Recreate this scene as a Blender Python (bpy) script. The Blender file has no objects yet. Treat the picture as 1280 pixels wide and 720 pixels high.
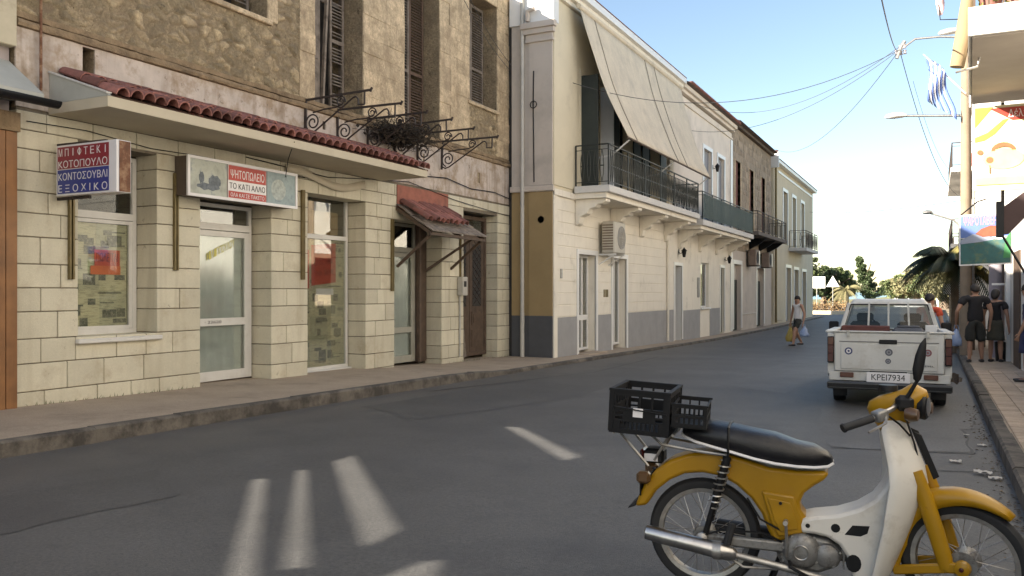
import bpy, bmesh, math, random
from mathutils import Vector, Matrix, noise as mnoise
R_ = math.radians
SC = bpy.context.scene
COL = SC.collection
# ------------------------------------------------------------------ camera, sky, sun, exposure
FPX, CXP, HZP, EYE = 1050.0, 640.0, 364.0, 1.45      # focal length / principal point / horizon in photo pixels, eye height
PSI = math.atan(530 / FPX)                           # the street runs 530 px right of the optical axis
cam_d = bpy.data.cameras.new('camera'); cam = bpy.data.objects.new('camera', cam_d); COL.objects.link(cam)
cam_d.sensor_width = 36; cam_d.lens = FPX / 1280 * 36; cam_d.shift_y = 4 / 1280
cam_d.clip_end = 9000; cam_d.clip_start = .05
cam.location = (0, 0, EYE); cam.rotation_euler = (R_(90), 0, PSI)
SC.camera = cam
SUN_EL, SUN_AZ = R_(24), R_(225)                     # sun stands behind-left of the camera; azimuth of the sun from +Y clockwise
w = bpy.data.worlds.new('World'); SC.world = w; w.use_nodes = True
nt = w.node_tree; bg = nt.nodes['Background']
sky = nt.nodes.new('ShaderNodeTexSky'); sky.sky_type = 'NISHITA'; sky.sun_disc = False
sky.sun_elevation = SUN_EL; sky.sun_rotation = SUN_AZ
sky.air_density = 1.0; sky.dust_density = .35; sky.ozone_density = .25; sky.altitude = 0
nt.links.new(sky.outputs[0], bg.inputs[0]); bg.inputs[1].default_value = .063
sl = bpy.data.lights.new('sun', 'SUN'); sun = bpy.data.objects.new('sun', sl); COL.objects.link(sun)
sl.energy = 5.0; sl.angle = R_(.32); sl.color = (1, .90, .76)
SDIR = Vector((math.sin(SUN_AZ) * math.cos(SUN_EL), math.cos(SUN_AZ) * math.cos(SUN_EL), math.sin(SUN_EL)))
sun.rotation_euler = SDIR.to_track_quat('Z', 'Y').to_euler(); sun.location = SDIR * 60
SC.view_settings.view_transform = 'Standard'; SC.view_settings.look = 'None'
SC.view_settings.exposure = 2.0; SC.view_settings.gamma = 1
SC.view_settings.use_curve_mapping = False
SC.render.engine = 'CYCLES'
SC.cycles.max_bounces = 8; SC.cycles.diffuse_bounces = 4; SC.cycles.transparent_max_bounces = 16

# ------------------------------------------------------------------ helpers: pixels to places
cP, sP = math.cos(PSI), math.sin(PSI)
def ray(u, v):
    x = (u - CXP) / FPX; return (x * cP - sP, x * sP + cP, -(v - HZP) / FPX)
def WX(u, v, X):
    a = ray(u, v); t = X / a[0]; return (t * a[1], EYE + t * a[2])      # Y, Z on a wall plane X
def WY(u, v, Y):
    a = ray(u, v); t = Y / a[1]; return (t * a[0], EYE + t * a[2])      # X, Z on a plane across the street
def gz(y):                                                              # the road falls gently, then levels out
    if y < 33: return -.015 * y
    if y < 45: return -.495 - .006 * (y - 33)
    return -.567
def lwalk(y):                                                           # top of the left pavement
    k = min(1, max(0, (y - 13) / 2.5)); k = k * k * (3 - 2 * k)
    return gz(y) + .155 - .085 * k
# ------------------------------------------------------------------ helpers: meshes
class MB:
    def __init__(s): s.v = []; s.f = []
    def add(s, vs, fs):
        o = len(s.v); s.v += [tuple(p) for p in vs]; s.f += [tuple(i + o for i in q) for q in fs]; return s
    def box(s, x0, x1, y0, y1, z0, z1):
        return s.add([(x0,y0,z0),(x1,y0,z0),(x1,y1,z0),(x0,y1,z0),(x0,y0,z1),(x1,y0,z1),(x1,y1,z1),(x0,y1,z1)],
                     [(0,3,2,1),(4,5,6,7),(0,1,5,4),(1,2,6,5),(2,3,7,6),(3,0,4,7)])
    def cbox(s, x0, x1, y0, y1, z0, z1, c=.012):                         # box with chamfered edges
        xs=(x0,x1); ys=(y0,y1); zs=(z0,z1); c=min(c,abs(x1-x0)*.4,abs(y1-y0)*.4,abs(z1-z0)*.4)
        bm=bmesh.new(); bmesh.ops.create_cube(bm,size=1)
        for q in bm.verts: q.co=Vector((xs[q.co.x>0],ys[q.co.y>0],zs[q.co.z>0]))
        bmesh.ops.bevel(bm,geom=bm.edges[:],offset=c,segments=1,affect='EDGES')
        s.frombm(bm); bm.free(); return s
    def frombm(s, bm):
        bm.verts.index_update(); s.add([q.co[:] for q in bm.verts],[[q.index for q in f.verts] for f in bm.faces]); return s
    def tube(s, pts, r, n=8, cap=True):
        pts=[Vector(p) for p in pts]; rs=r if isinstance(r,(list,tuple)) else [r]*len(pts)
        vs=[]; up=None
        for i,p in enumerate(pts):
            t=(pts[min(i+1,len(pts)-1)]-pts[max(i-1,0)]).normalized()
            if up is None: up=Vector((0,0,1)) if abs(t.z)<.9 else Vector((1,0,0))
            a=t.cross(up).normalized(); b=a.cross(t).normalized(); up=b
            for k in range(n):
                q=2*math.pi*k/n; vs.append(p+a*(math.cos(q)*rs[i])+b*(math.sin(q)*rs[i]))
        fs=[(i*n+k,i*n+(k+1)%n,(i+1)*n+(k+1)%n,(i+1)*n+k) for i in range(len(pts)-1) for k in range(n)]
        if cap: fs+=[tuple(range(n-1,-1,-1)),tuple((len(pts)-1)*n+k for k in range(n))]
        return s.add(vs,fs)
    def bar(s, a, b, w, h, up=(0,0,1)):                                   # square bar from a to b
        a=Vector(a); b=Vector(b); t=(b-a).normalized(); u=Vector(up)
        if abs(t.dot(u))>.95: u=Vector((1,0,0))
        e=t.cross(u).normalized()*(w/2); f=e.cross(t).normalized()*(h/2)
        vs=[p+e*i+f*j for p in (a,b) for i,j in ((-1,-1),(1,-1),(1,1),(-1,1))]
        return s.add(vs,[(3,2,1,0),(4,5,6,7),(0,1,5,4),(1,2,6,5),(2,3,7,6),(3,0,4,7)])
    def lathe(s, prof, c=(0,0,0), axis='Z', n=24, a0=0, a1=2*math.pi):    # prof: (radius, height along axis)
        full=abs(a1-a0-2*math.pi)<1e-6; m=n if full else n+1; vs=[]
        for k in range(m):
            q=a0+(a1-a0)*k/n; cs,sn=math.cos(q),math.sin(q)
            for r,h in prof:
                p={'Z':(r*cs,r*sn,h),'Y':(r*cs,h,r*sn),'X':(h,r*cs,r*sn)}[axis]
                vs.append((c[0]+p[0],c[1]+p[1],c[2]+p[2]))
        L=len(prof); fs=[]
        for k in range(n):
            k2=(k+1)%m
            for j in range(L-1): fs.append((k*L+j,k2*L+j,k2*L+j+1,k*L+j+1))
        return s.add(vs,fs)
    def prism(s, poly, lo, hi, axis='Y'):                                 # poly in the plane across axis, extruded lo..hi
        def P(a,b,h): return {'Y':(a,h,b),'X':(h,a,b),'Z':(a,b,h)}[axis]
        n=len(poly); vs=[P(a,b,lo) for a,b in poly]+[P(a,b,hi) for a,b in poly]
        return s.add(vs,[tuple(range(n)),tuple(range(2*n-1,n-1,-1))]+[(k,k+n,(k+1)%n+n,(k+1)%n) for k in range(n)])
    def loft(s, rings, cap=True):
        n=len(rings[0]); vs=[p for r in rings for p in r]
        fs=[(i*n+k,i*n+(k+1)%n,(i+1)*n+(k+1)%n,(i+1)*n+k) for i in range(len(rings)-1) for k in range(n)]
        if cap: fs+=[tuple(range(n-1,-1,-1)),tuple((len(rings)-1)*n+k for k in range(n))]
        return s.add(vs,fs)
    def sheet(s, rows):                                                   # open grid of points
        n=len(rows[0]); vs=[p for r in rows for p in r]
        return s.add(vs,[(i*n+k,i*n+k+1,(i+1)*n+k+1,(i+1)*n+k) for i in range(len(rows)-1) for k in range(n-1)])
    def quad(s,a,b,c,d): return s.add([a,b,c,d],[(0,1,2,3)])
    def wall(s, axis, p0, p1, a0, a1, z0, z1, holes=()):                  # slab p0..p1 across axis with rectangular holes (a0,a1,z0,z1)
        ay=sorted({a0,a1}|{h[i] for h in holes for i in (0,1) if a0<h[i]<a1}); az=sorted({z0,z1}|{h[i] for h in holes for i in (2,3) if z0<h[i]<z1})
        def full(i,j):
            if not(0<=i<len(ay)-1 and 0<=j<len(az)-1): return False
            y=(ay[i]+ay[i+1])/2; z=(az[j]+az[j+1])/2
            return not any(h[0]<y<h[1] and h[2]<z<h[3] for h in holes)
        def P(p,a,z): return (p,a,z) if axis=='X' else (a,p,z)
        for i in range(len(ay)-1):
            for j in range(len(az)-1):
                if not full(i,j): continue
                A,B,C,D=ay[i],ay[i+1],az[j],az[j+1]
                s.quad(P(p1,A,C),P(p1,B,C),P(p1,B,D),P(p1,A,D)); s.quad(P(p0,B,C),P(p0,A,C),P(p0,A,D),P(p0,B,D))
                if not full(i-1,j): s.quad(P(p0,A,C),P(p1,A,C),P(p1,A,D),P(p0,A,D))
                if not full(i+1,j): s.quad(P(p1,B,C),P(p0,B,C),P(p0,B,D),P(p1,B,D))
                if not full(i,j-1): s.quad(P(p0,A,C),P(p0,B,C),P(p1,B,C),P(p1,A,C))
                if not full(i,j+1): s.quad(P(p1,A,D),P(p1,B,D),P(p0,B,D),P(p0,A,D))
        return s
    def mesh(s, name, mat, smooth=40):
        me=bpy.data.meshes.new(name); me.from_pydata(s.v,[],s.f)
        bm=bmesh.new(); bm.from_mesh(me); bmesh.ops.remove_doubles(bm,verts=bm.verts,dist=1e-5); bmesh.ops.recalc_face_normals(bm,faces=bm.faces); bm.to_mesh(me); bm.free()
        if smooth:
            me.polygons.foreach_set('use_smooth',[True]*len(me.polygons)); me.set_sharp_from_angle(angle=R_(smooth))
        if mat: me.materials.append(mat)
        me.update(); return me
    def build(s, name, mat, parent=None, smooth=40, bevel=0, solid=0, local=False, recalc=True):
        return put(name, s.mesh(name,mat,smooth), parent, bevel=bevel, solid=solid, local=local)
def put(name, me, parent=None, loc=None, rot=None, bevel=0, solid=0, local=False):
    o=bpy.data.objects.new(name,me); COL.objects.link(o)
    if loc is not None: o.location=loc
    if rot is not None: o.rotation_euler=rot
    if parent is not None:
        o.parent=parent
        if not local: o.matrix_parent_inverse=world(parent).inverted()
    if solid:
        m=o.modifiers.new('solid','SOLIDIFY'); m.thickness=solid; m.offset=0
    if bevel:
        m=o.modifiers.new('bevel','BEVEL'); m.width=bevel; m.segments=2; m.limit_method='ANGLE'; m.angle_limit=R_(35); m.harden_normals=False
    return o
def world(o):
    m=Matrix.LocRotScale(o.location,o.rotation_euler,o.scale)
    return world(o.parent)@o.matrix_parent_inverse@m if o.parent else m
def tag(o,label,cat,group=None):
    o['label']=label; o['category']=cat
    if group: o['group']=group
    return o
def thing(name,label,cat,loc=(0,0,0),rz=0,group=None):
    o=bpy.data.objects.new(name,None); COL.objects.link(o); o.empty_display_size=.2
    o.location=loc; o.rotation_euler=(0,0,rz); return tag(o,label,cat,group)
def struct(o): o['kind']='structure'; return o
def stuff(o): o['kind']='stuff'; return o
def lerp(a,b,t): return a+(b-a)*t
# ------------------------------------------------------------------ helpers: materials
def srgb(r,g,b):
    f=lambda c:(c/255/12.92 if c/255<=.04045 else ((c/255+.055)/1.055)**2.4); return (f(r),f(g),f(b))
def M(name,base,rough=.8,var=.12,scale=6,bump=0,bscale=60,stain=None,sscale=1.2,samt=.55,sth=.5,island=0,objr=0,metal=0,coat=0,fine=0,spec=.5,streak=None,trans=0,finev=.2,pits=None,tone=None):
    m=bpy.data.materials.new(name); m.use_nodes=True; n=m.node_tree.nodes; l=m.node_tree.links; b=n['Principled BSDF']
    b.inputs['Roughness'].default_value=rough; b.inputs['Metallic'].default_value=metal; b.inputs['Coat Weight'].default_value=coat
    b.inputs['Specular IOR Level'].default_value=spec
    g=n.new('ShaderNodeNewGeometry'); pos=g.outputs['Position']
    def noise(sc,det=4,ro=.6):
        t=n.new('ShaderNodeTexNoise'); t.inputs['Scale'].default_value=sc; t.inputs['Detail'].default_value=det; t.inputs['Roughness'].default_value=ro; l.new(pos,t.inputs['Vector']); return t.outputs['Fac']
    def mapr(x,a,b_,c,d):
        t=n.new('ShaderNodeMapRange'); t.inputs[1].default_value=a; t.inputs[2].default_value=b_; t.inputs[3].default_value=c; t.inputs[4].default_value=d; l.new(x,t.inputs[0]); return t.outputs[0]
    def math_(op,x,y):
        t=n.new('ShaderNodeMath'); t.operation=op
        for i,q in enumerate((x,y)):
            if isinstance(q,(int,float)): t.inputs[i].default_value=q
            else: l.new(q,t.inputs[i])
        return t.outputs[0]
    val=mapr(noise(scale),.3,.7,1-var,1+var)
    if fine: val=math_('MULTIPLY',val,mapr(noise(fine,3,.7),.3,.7,1-finev,1+finev))
    if island: val=math_('MULTIPLY',val,mapr(g.outputs['Random Per Island'],0,1,1-island,1+island))
    if objr:
        oi=n.new('ShaderNodeObjectInfo'); val=math_('MULTIPLY',val,mapr(oi.outputs['Random'],0,1,1-objr,1+objr))
    if tone:
        at=n.new('ShaderNodeAttribute'); at.attribute_name=tone; val=math_('MULTIPLY',val,at.outputs['Fac'])
    mx=n.new('ShaderNodeVectorMath'); mx.operation='SCALE'; mx.inputs[0].default_value=base; l.new(val,mx.inputs['Scale'])
    col=mx.outputs[0]
    def mixc(fac,c1,c2):
        t=n.new('ShaderNodeMix'); t.data_type='RGBA'; l.new(fac,t.inputs[0]); l.new(c1,t.inputs[6])
        t.inputs[7].default_value=(*c2,1); return t.outputs[2]
    if stain: col=mixc(mapr(noise(sscale,6,.7),sth,sth+.18,0,samt),col,stain)
    if streak:                                                            # weather streaks, long in z
        mp=n.new('ShaderNodeMapping'); mp.inputs['Scale'].default_value=(4.3,4.3,.42); l.new(pos,mp.inputs[0])
        t=n.new('ShaderNodeTexNoise'); t.inputs['Scale'].default_value=1; t.inputs['Detail'].default_value=6; t.inputs['Distortion'].default_value=.9; l.new(mp.outputs[0],t.inputs['Vector'])
        col=mixc(mapr(t.outputs['Fac'],.52,.75,0,streak[3]),col,streak[:3])
    if pits: col=mixc(mapr(noise(pits[3],5,.75),pits[4],pits[4]+.10,0,pits[5]),col,pits[:3])   # chips, holes and lichen
    l.new(col,b.inputs['Base Color'])
    if bump:
        bp=n.new('ShaderNodeBump'); bp.inputs['Strength'].default_value=1; bp.inputs['Distance'].default_value=bump
        l.new(noise(bscale,5,.65),bp.inputs['Height']); l.new(bp.outputs[0],b.inputs['Normal'])
    if trans: b.inputs['Transmission Weight'].default_value=trans
    return m
def glass_mat(name,tint=(.9,.95,.95),gl=.0,rough=.02):
    m=bpy.data.materials.new(name); m.use_nodes=True; n=m.node_tree.nodes; l=m.node_tree.links; n.remove(n['Principled BSDF'])
    tr=n.new('ShaderNodeBsdfTransparent'); tr.inputs[0].default_value=(*tint,1); gs=n.new('ShaderNodeBsdfGlossy'); gs.inputs['Roughness'].default_value=rough
    fr=n.new('ShaderNodeFresnel'); fr.inputs[0].default_value=1.5
    ad=n.new('ShaderNodeMath'); ad.operation='MULTIPLY_ADD'; ad.inputs[1].default_value=.55; ad.inputs[2].default_value=gl; l.new(fr.outputs[0],ad.inputs[0])
    mx=n.new('ShaderNodeMixShader'); l.new(ad.outputs[0],mx.inputs[0]); l.new(tr.outputs[0],mx.inputs[1]); l.new(gs.outputs[0],mx.inputs[2]); l.new(mx.outputs[0],n['Material Output'].inputs[0]); return m
def print_mat(name,paper,ink):                                            # newsprint: columns of grey lines and picture blocks
    m=M(name,paper,.85,.1,3); n=m.node_tree.nodes; l=m.node_tree.links; b=n['Principled BSDF']
    src=b.inputs['Base Color'].links[0].from_socket; g=n.new('ShaderNodeNewGeometry')
    sx=n.new('ShaderNodeSeparateXYZ'); l.new(g.outputs['Position'],sx.inputs[0]); cb_=n.new('ShaderNodeCombineXYZ'); l.new(sx.outputs[1],cb_.inputs[0]); l.new(sx.outputs[2],cb_.inputs[1])
    v=n.new('ShaderNodeTexBrick'); l.new(cb_.outputs[0],v.inputs['Vector']); v.inputs['Scale'].default_value=1; v.inputs['Brick Width'].default_value=.23; v.inputs['Row Height'].default_value=.17; v.inputs['Mortar Size'].default_value=.02; v.inputs['Bias'].default_value=-.1; v.offset=.37; v.squash=.55; v.squash_frequency=3
    v.inputs['Color1'].default_value=(0,0,0,1); v.inputs['Color2'].default_value=(1,1,1,1); v.inputs['Mortar'].default_value=(0,0,0,1)
    c=n.new('ShaderNodeMapRange'); c.inputs[1].default_value=.35; c.inputs[2].default_value=.75; l.new(v.outputs['Color'],c.inputs[0])
    mp2=n.new('ShaderNodeMapping'); mp2.inputs['Scale'].default_value=(1,9,60); l.new(g.outputs['Position'],mp2.inputs[0])
    t=n.new('ShaderNodeTexNoise'); t.inputs['Scale'].default_value=1; t.inputs['Detail'].default_value=3; l.new(mp2.outputs[0],t.inputs['Vector'])
    d=n.new('ShaderNodeMapRange'); d.inputs[1].default_value=.5; d.inputs[2].default_value=.62; d.inputs[4].default_value=.4; l.new(t.outputs[0],d.inputs[0])
    mxm=n.new('ShaderNodeMath'); mxm.operation='MAXIMUM'; l.new(c.outputs[0],mxm.inputs[0]); l.new(d.outputs[0],mxm.inputs[1])
    k=n.new('ShaderNodeMath'); k.operation='MULTIPLY'; k.inputs[1].default_value=.75; l.new(d.outputs[0],k.inputs[0])
    x=n.new('ShaderNodeMix'); x.data_type='RGBA'; l.new(k.outputs[0],x.inputs[0]); l.new(src,x.inputs[6]); x.inputs[7].default_value=(*ink,1); l.new(x.outputs[2],b.inputs['Base Color']); return m
def text(s,org,right,up,w_,h_,mat,parent,name='lettering',depth=.002,bold=.0,shear=0,local=False):
    cu=bpy.data.curves.new('t','FONT'); cu.body=s.replace('Κ','K'); cu.size=1; cu.extrude=.02; cu.offset=0; cu.shear=shear; cu.resolution_u=3
    ob=bpy.data.objects.new('t',cu); COL.objects.link(ob)
    dg=bpy.context.evaluated_depsgraph_get(); me=bpy.data.meshes.new_from_object(ob.evaluated_get(dg)); bpy.data.objects.remove(ob); bpy.data.curves.remove(cu)
    xs=[q.co.x for q in me.vertices]; ys=[q.co.y for q in me.vertices]
    x0,x1,y0,y1=min(xs),max(xs),min(ys),max(ys); r=Vector(right).normalized(); u=Vector(up).normalized(); nn=r.cross(u)
    for q in me.vertices:
        q.co=Vector(org)+r*((q.co.x-x0)/(x1-x0)*w_)+u*((q.co.y-y0)/(y1-y0)*h_)+nn*(depth*(1 if q.co.z>0 else 0))
    me.materials.clear(); me.materials.append(mat); me.update()
    return stuff(put(name,me,parent,local=local))
def skin(name,pts,edges,mat,parent,root=0,sub=2,local=True,wrinkle=0):              # continuous body from a skeleton: pts (x,y,z,rx,ry)
    me=bpy.data.meshes.new(name); me.from_pydata([p[:3] for p in pts],edges,[]); ob=bpy.data.objects.new(name,me); COL.objects.link(ob)
    md=ob.modifiers.new('skin','SKIN'); md.branch_smoothing=.6; sv=me.skin_vertices[0].data
    for i,p in enumerate(pts): sv[i].radius=(p[3],p[4] if len(p)>4 else p[3]); sv[i].use_root=(i==root)
    sb=ob.modifiers.new('sub','SUBSURF'); sb.levels=sub; sb.render_levels=sub
    dg=bpy.context.evaluated_depsgraph_get(); m2=bpy.data.meshes.new_from_object(ob.evaluated_get(dg)); bpy.data.objects.remove(ob); bpy.data.meshes.remove(me)
    if wrinkle:
        ns=[q.normal.copy() for q in m2.vertices]
        for q,nn in zip(m2.vertices,ns): q.co+=nn*(mnoise.fractal(Vector((q.co.x*11,q.co.y*11,q.co.z*16)),.9,2,3)*wrinkle)
    m2.name=name; m2.materials.clear(); m2.materials.append(mat); m2.polygons.foreach_set('use_smooth',[True]*len(m2.polygons))
    return put(name,m2,parent,local=local)
# ------------------------------------------------------------------ materials
rng = random.Random(7)
m_asph = M('asphalt',(.076,.075,.073),.6,.25,.5,bump=.006,bscale=110,fine=42,finev=.34,stain=(.046,.046,.049),sscale=.8,samt=.7,sth=.5,spec=.65,pits=(.040,.039,.039,2.6,.60,.6))
def dusty_edges(m):                                                     # pale dust that collects along both gutters
    n=m.node_tree.nodes; l=m.node_tree.links; b=n['Principled BSDF']; src=b.inputs['Base Color'].links[0].from_socket
    g=n.new('ShaderNodeNewGeometry'); sx=n.new('ShaderNodeSeparateXYZ'); l.new(g.outputs['Position'],sx.inputs[0])
    nz=n.new('ShaderNodeTexNoise'); nz.inputs['Scale'].default_value=1.6; nz.inputs['Detail'].default_value=6; l.new(g.outputs['Position'],nz.inputs['Vector'])
    a=n.new('ShaderNodeMath'); a.operation='MULTIPLY_ADD'; a.inputs[1].default_value=1.8; l.new(nz.outputs[0],a.inputs[0]); l.new(sx.outputs[0],a.inputs[2])
    r=n.new('ShaderNodeMapRange'); r.inputs[1].default_value=-6.7; r.inputs[2].default_value=-5.3; r.inputs[3].default_value=.7; r.inputs[4].default_value=0; l.new(a.outputs[0],r.inputs[0])
    x=n.new('ShaderNodeMix'); x.data_type='RGBA'; l.new(r.outputs[0],x.inputs[0]); l.new(src,x.inputs[6]); x.inputs[7].default_value=(.115,.104,.09,1); l.new(x.outputs[2],b.inputs['Base Color'])
dusty_edges(m_asph)
m_tar  = M('tar_seam',(.022,.022,.023),.6,.2,20)
m_pave = M('pavement_concrete',(.36,.285,.21),.88,.10,1.5,bump=.002,bscale=90,fine=60,stain=(.17,.135,.105),sscale=1.4,samt=.55,sth=.52)
m_paver= M('pink_paver',(.43,.33,.24),.85,.10,3,bump=.002,bscale=120,objr=.14,fine=50)
m_kerb = M('kerb_concrete',(.13,.112,.092),.9,.25,3,bump=.006,bscale=40,stain=(.035,.03,.026),sscale=2.5,samt=.85,sth=.42,objr=.12)
m_soil = M('dry_soil',(.26,.20,.12),.95,.25,.5,bump=.02,bscale=8)
m_sea  = M('sea_water',(.10,.22,.30),.25,.08,.05)
m_clad = M('cream_cladding',(.56,.515,.395),.78,.07,2.2,bump=.0025,bscale=70,objr=.10,fine=35,finev=.05,stain=(.36,.28,.18),sscale=1.7,samt=.6,sth=.56,streak=(.33,.27,.17,.35),pits=(.16,.12,.08,5,.63,.7))
m_mort = M('dark_mortar',(.16,.135,.10),.95,.2,20)
m_rub  = M('rubble_stone',(.315,.245,.15),.95,.2,4,bump=.012,bscale=45,tone='tone',fine=26,finev=.28,stain=(.19,.14,.09),sscale=1.3,samt=.6,sth=.47,pits=(.055,.038,.022,11,.60,.85))
m_rubm = M('rubble_mortar',(.275,.212,.132),.95,.24,4,bump=.045,bscale=13,fine=24,finev=.3,stain=(.18,.13,.085),sscale=1.4,samt=.65,sth=.46,pits=(.05,.035,.02,9,.58,.85))
m_ash  = M('dressed_limestone',(.52,.405,.265),.92,.20,3.5,bump=.022,bscale=20,objr=.13,fine=22,finev=.26,stain=(.27,.20,.125),sscale=2.6,samt=.75,sth=.47,streak=(.24,.175,.12,.45),pits=(.09,.065,.04,8,.62,.7))
m_pwht = M('flaking_plaster',(.50,.43,.375),.9,.14,3,bump=.008,bscale=18,stain=(.27,.19,.115),sscale=2.4,samt=.8,sth=.47,streak=(.20,.14,.09,.7),pits=(.09,.06,.035,7,.61,.85))
m_ledg = M('eroded_ledge',(.24,.17,.10),.95,.3,5,bump=.02,bscale=18,stain=(.10,.07,.045),sscale=3,samt=.8,sth=.5)
m_beig = M('beige_render',(.50,.44,.33),.85,.07,1.2,bump=.001,bscale=80,stain=(.36,.30,.21),sscale=1,samt=.5,sth=.55)
m_grey = M('grey_paint',(.40,.40,.36),.7,.08,3,stain=(.27,.24,.2),samt=.4)
m_tile = M('terracotta_tile',(.255,.105,.085),.8,.2,8,bump=.003,bscale=60,objr=.42,stain=(.13,.07,.055),sscale=5,samt=.75,pits=(.30,.24,.19,10,.62,.6))
m_whal = M('white_frame',(.62,.60,.56),.45,.05,4,stain=(.42,.37,.3),sscale=5,samt=.35,sth=.55)
m_dark = M('dark_interior',(.035,.032,.03),.9,.2,3)
m_glas = glass_mat('window_glass',(.96,.97,.95))
m_glds = glass_mat('dusty_glass',(.90,.92,.90),.02,.1)
m_glsk = glass_mat('sky_glass',(.6,.7,.75),.3,.01)
m_curt = M('pale_curtain',(.74,.77,.74),.9,.1,4)
m_news = print_mat('newspaper',(.50,.465,.31),(.055,.06,.055))
m_news2= print_mat('newspaper_old',(.42,.405,.28),(.05,.055,.05))
m_pred = M('red_poster',(.42,.06,.035),.7,.15,10)
m_wood = M('weathered_grey_wood',(.20,.165,.135),.9,.3,5,bump=.006,bscale=40,objr=.2,stain=(.06,.045,.033),sscale=6,samt=.7,streak=(.05,.036,.028,.7))
m_brwn = M('old_brown_door',(.085,.056,.038),.75,.25,6,bump=.003,bscale=40,stain=(.05,.035,.025),sscale=5,samt=.6)
m_orng = M('varnished_orange_wood',(.21,.095,.032),.5,.25,3,objr=.2,streak=(.14,.05,.015,.6))
m_irn  = M('rusted_black_iron',(.035,.026,.022),.65,.3,20,stain=(.08,.035,.02),sscale=12,samt=.5)
m_brs  = M('brass_rail',(.17,.13,.055),.5,.2,8,metal=.3)
m_rust = M('rusty_metal',(.16,.07,.035),.8,.35,9,stain=(.36,.25,.15),sscale=9,samt=.7,sth=.5)
m_red  = M('sign_red',(.24,.02,.035),.4,.08,5,coat=.2)
m_blu  = M('sign_blue',(.025,.04,.22),.4,.08,5,coat=.2)
m_sgnw = M('sign_white',(.70,.68,.68),.4,.05,5)
m_sgnr = M('sign_bright_red',(.40,.045,.03),.45,.1,5)
m_sgng = M('sign_picture_grey',(.42,.44,.38),.5,.28,5,stain=(.16,.19,.22),sscale=5,samt=.85,sth=.5)
m_sgnb = M('sign_picture_blue',(.27,.34,.35),.5,.25,6,stain=(.10,.13,.15),sscale=6,samt=.8,sth=.52)
m_blk  = M('black_paint',(.006,.006,.007),.5,.1,10,spec=.3)
m_rub_ = M('black_rubber',(.016,.016,.017),.75,.15,30)
m_chr  = M('chrome',(.42,.41,.40),.3,.2,20,metal=1,stain=(.18,.14,.11),sscale=10,samt=.45)
m_stl  = M('dull_steel',(.36,.35,.33),.42,.2,20,metal=.8,stain=(.2,.12,.07),sscale=14,samt=.4)
m_box  = M('grey_meter_box',(.42,.40,.36),.6,.1,8)
# ------------------------------------------------------------------ ground, road, pavements
def strip(name,mat,ys,xl,xr,zf,parent=None,nx=2):
    mb=MB(); mb.sheet([[(lerp(xl(y),xr(y),i/nx),y,zf(y)) for i in range(nx+1)] for y in ys]); return mb.build(name,mat,parent,smooth=60)
ysr=[-40+2*i for i in range(80)]
kerbL=lambda y: -7.58-.17*min(1,max(0,(y-5)/13))
KR=.55
def gfar(y): return gz(y)-.32 if y<125 else lerp(-.89,-6,min(1,(y-125)/120))
g=MB(); g.sheet([[(x,y,gfar(y)) for x in (-900,-200,-60,-25,-12,0,10,25,60,200,900)] for y in [-200,-60,-40]+list(range(-30,125,6))+[125,140,170,200,245]])
struct(g.build('ground',m_soil,smooth=60))
s_=MB(); s_.quad((-6000,235,-5.2),(6000,235,-5.2),(6000,7000,-5.2),(-6000,7000,-5.2)); struct(s_.build('sea',m_sea))
road=struct(strip('road',m_asph,ysr,lambda y:-7.78,lambda y:KR+.01,gz,nx=6))
# asphalt beyond the houses: a square in the sun
sq=MB(); sq.sheet([[(x,y,gz(y)-.004) for x in (-30,-15,-7.79)] for y in (70,80,95,118)]); struct(sq.build('square_paving',M('square_paving',(.22,.19,.16),.9,.15,.6)))
# tar seams round a patch in the asphalt
tm=MB()
for a,b,wd in (((-.95,9.05),(.33,9.35),.05),((.33,9.35),(.27,11.1),.035),((.27,11.1),(.47,11.3),.03),((-.1,8.2),(.5,8.45),.03),((-7.3,11.5),(-6.4,16.5),.04),((-6.4,16.5),(-6.7,22),.05)):
    n=7; d=Vector((b[0]-a[0],b[1]-a[1],0)); e=Vector((-d.y,d.x,0)).normalized()
    rows=[]
    for i in range(n+1):
        p=Vector((a[0],a[1],0))+d*(i/n)+e*rng.uniform(-.025,.025); k=wd*rng.uniform(.25,.6)
        rows.append([(p.x-e.x*k,p.y-e.y*k,gz(p.y)+.004),(p.x+e.x*k,p.y+e.y*k,gz(p.y)+.004)])
    tm.sheet(rows)
stuff(tm.build('tar_seam',m_tar,road))
# repaired areas in the asphalt, a few millimetres proud
for P,c_ in (([(-.95,9.1),(.30,9.4),(.25,11.1),(.44,11.35),(.45,15.5),(-1.6,15.2),(-1.3,11)],.088),([(-7.0,9.4),(-5.7,8.6),(-4.9,12),(-5.3,17.5),(-6.5,18.2),(-6.9,13)],.066),([(-3.4,15),(-2.2,14.2),(-1.9,20),(-2.4,27),(-3.3,26)],.085),([(-6.2,3.0),(-5.2,2.6),(-5.0,4.4),(-5.9,5.0)],.064)):
    n=len(P); Q=[]
    for i in range(n):
        a,b=Vector(P[i]),Vector(P[(i+1)%n])
        for k in range(6): q=a.lerp(b,k/6); Q.append((q.x+rng.uniform(-.05,.05),q.y+rng.uniform(-.07,.07)))
    MB().add([(x,y,gz(y)+.0035) for x,y in Q],[tuple(range(len(Q)))]).build('asphalt_patch',M('asphalt_patch',(c_,c_*.99,c_*.97),.6,.22,.8,bump=.006,bscale=110,fine=42,finev=.34,stain=(.05,.05,.052),sscale=1.2,samt=.6,sth=.5,spec=.65),road,smooth=0)
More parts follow.
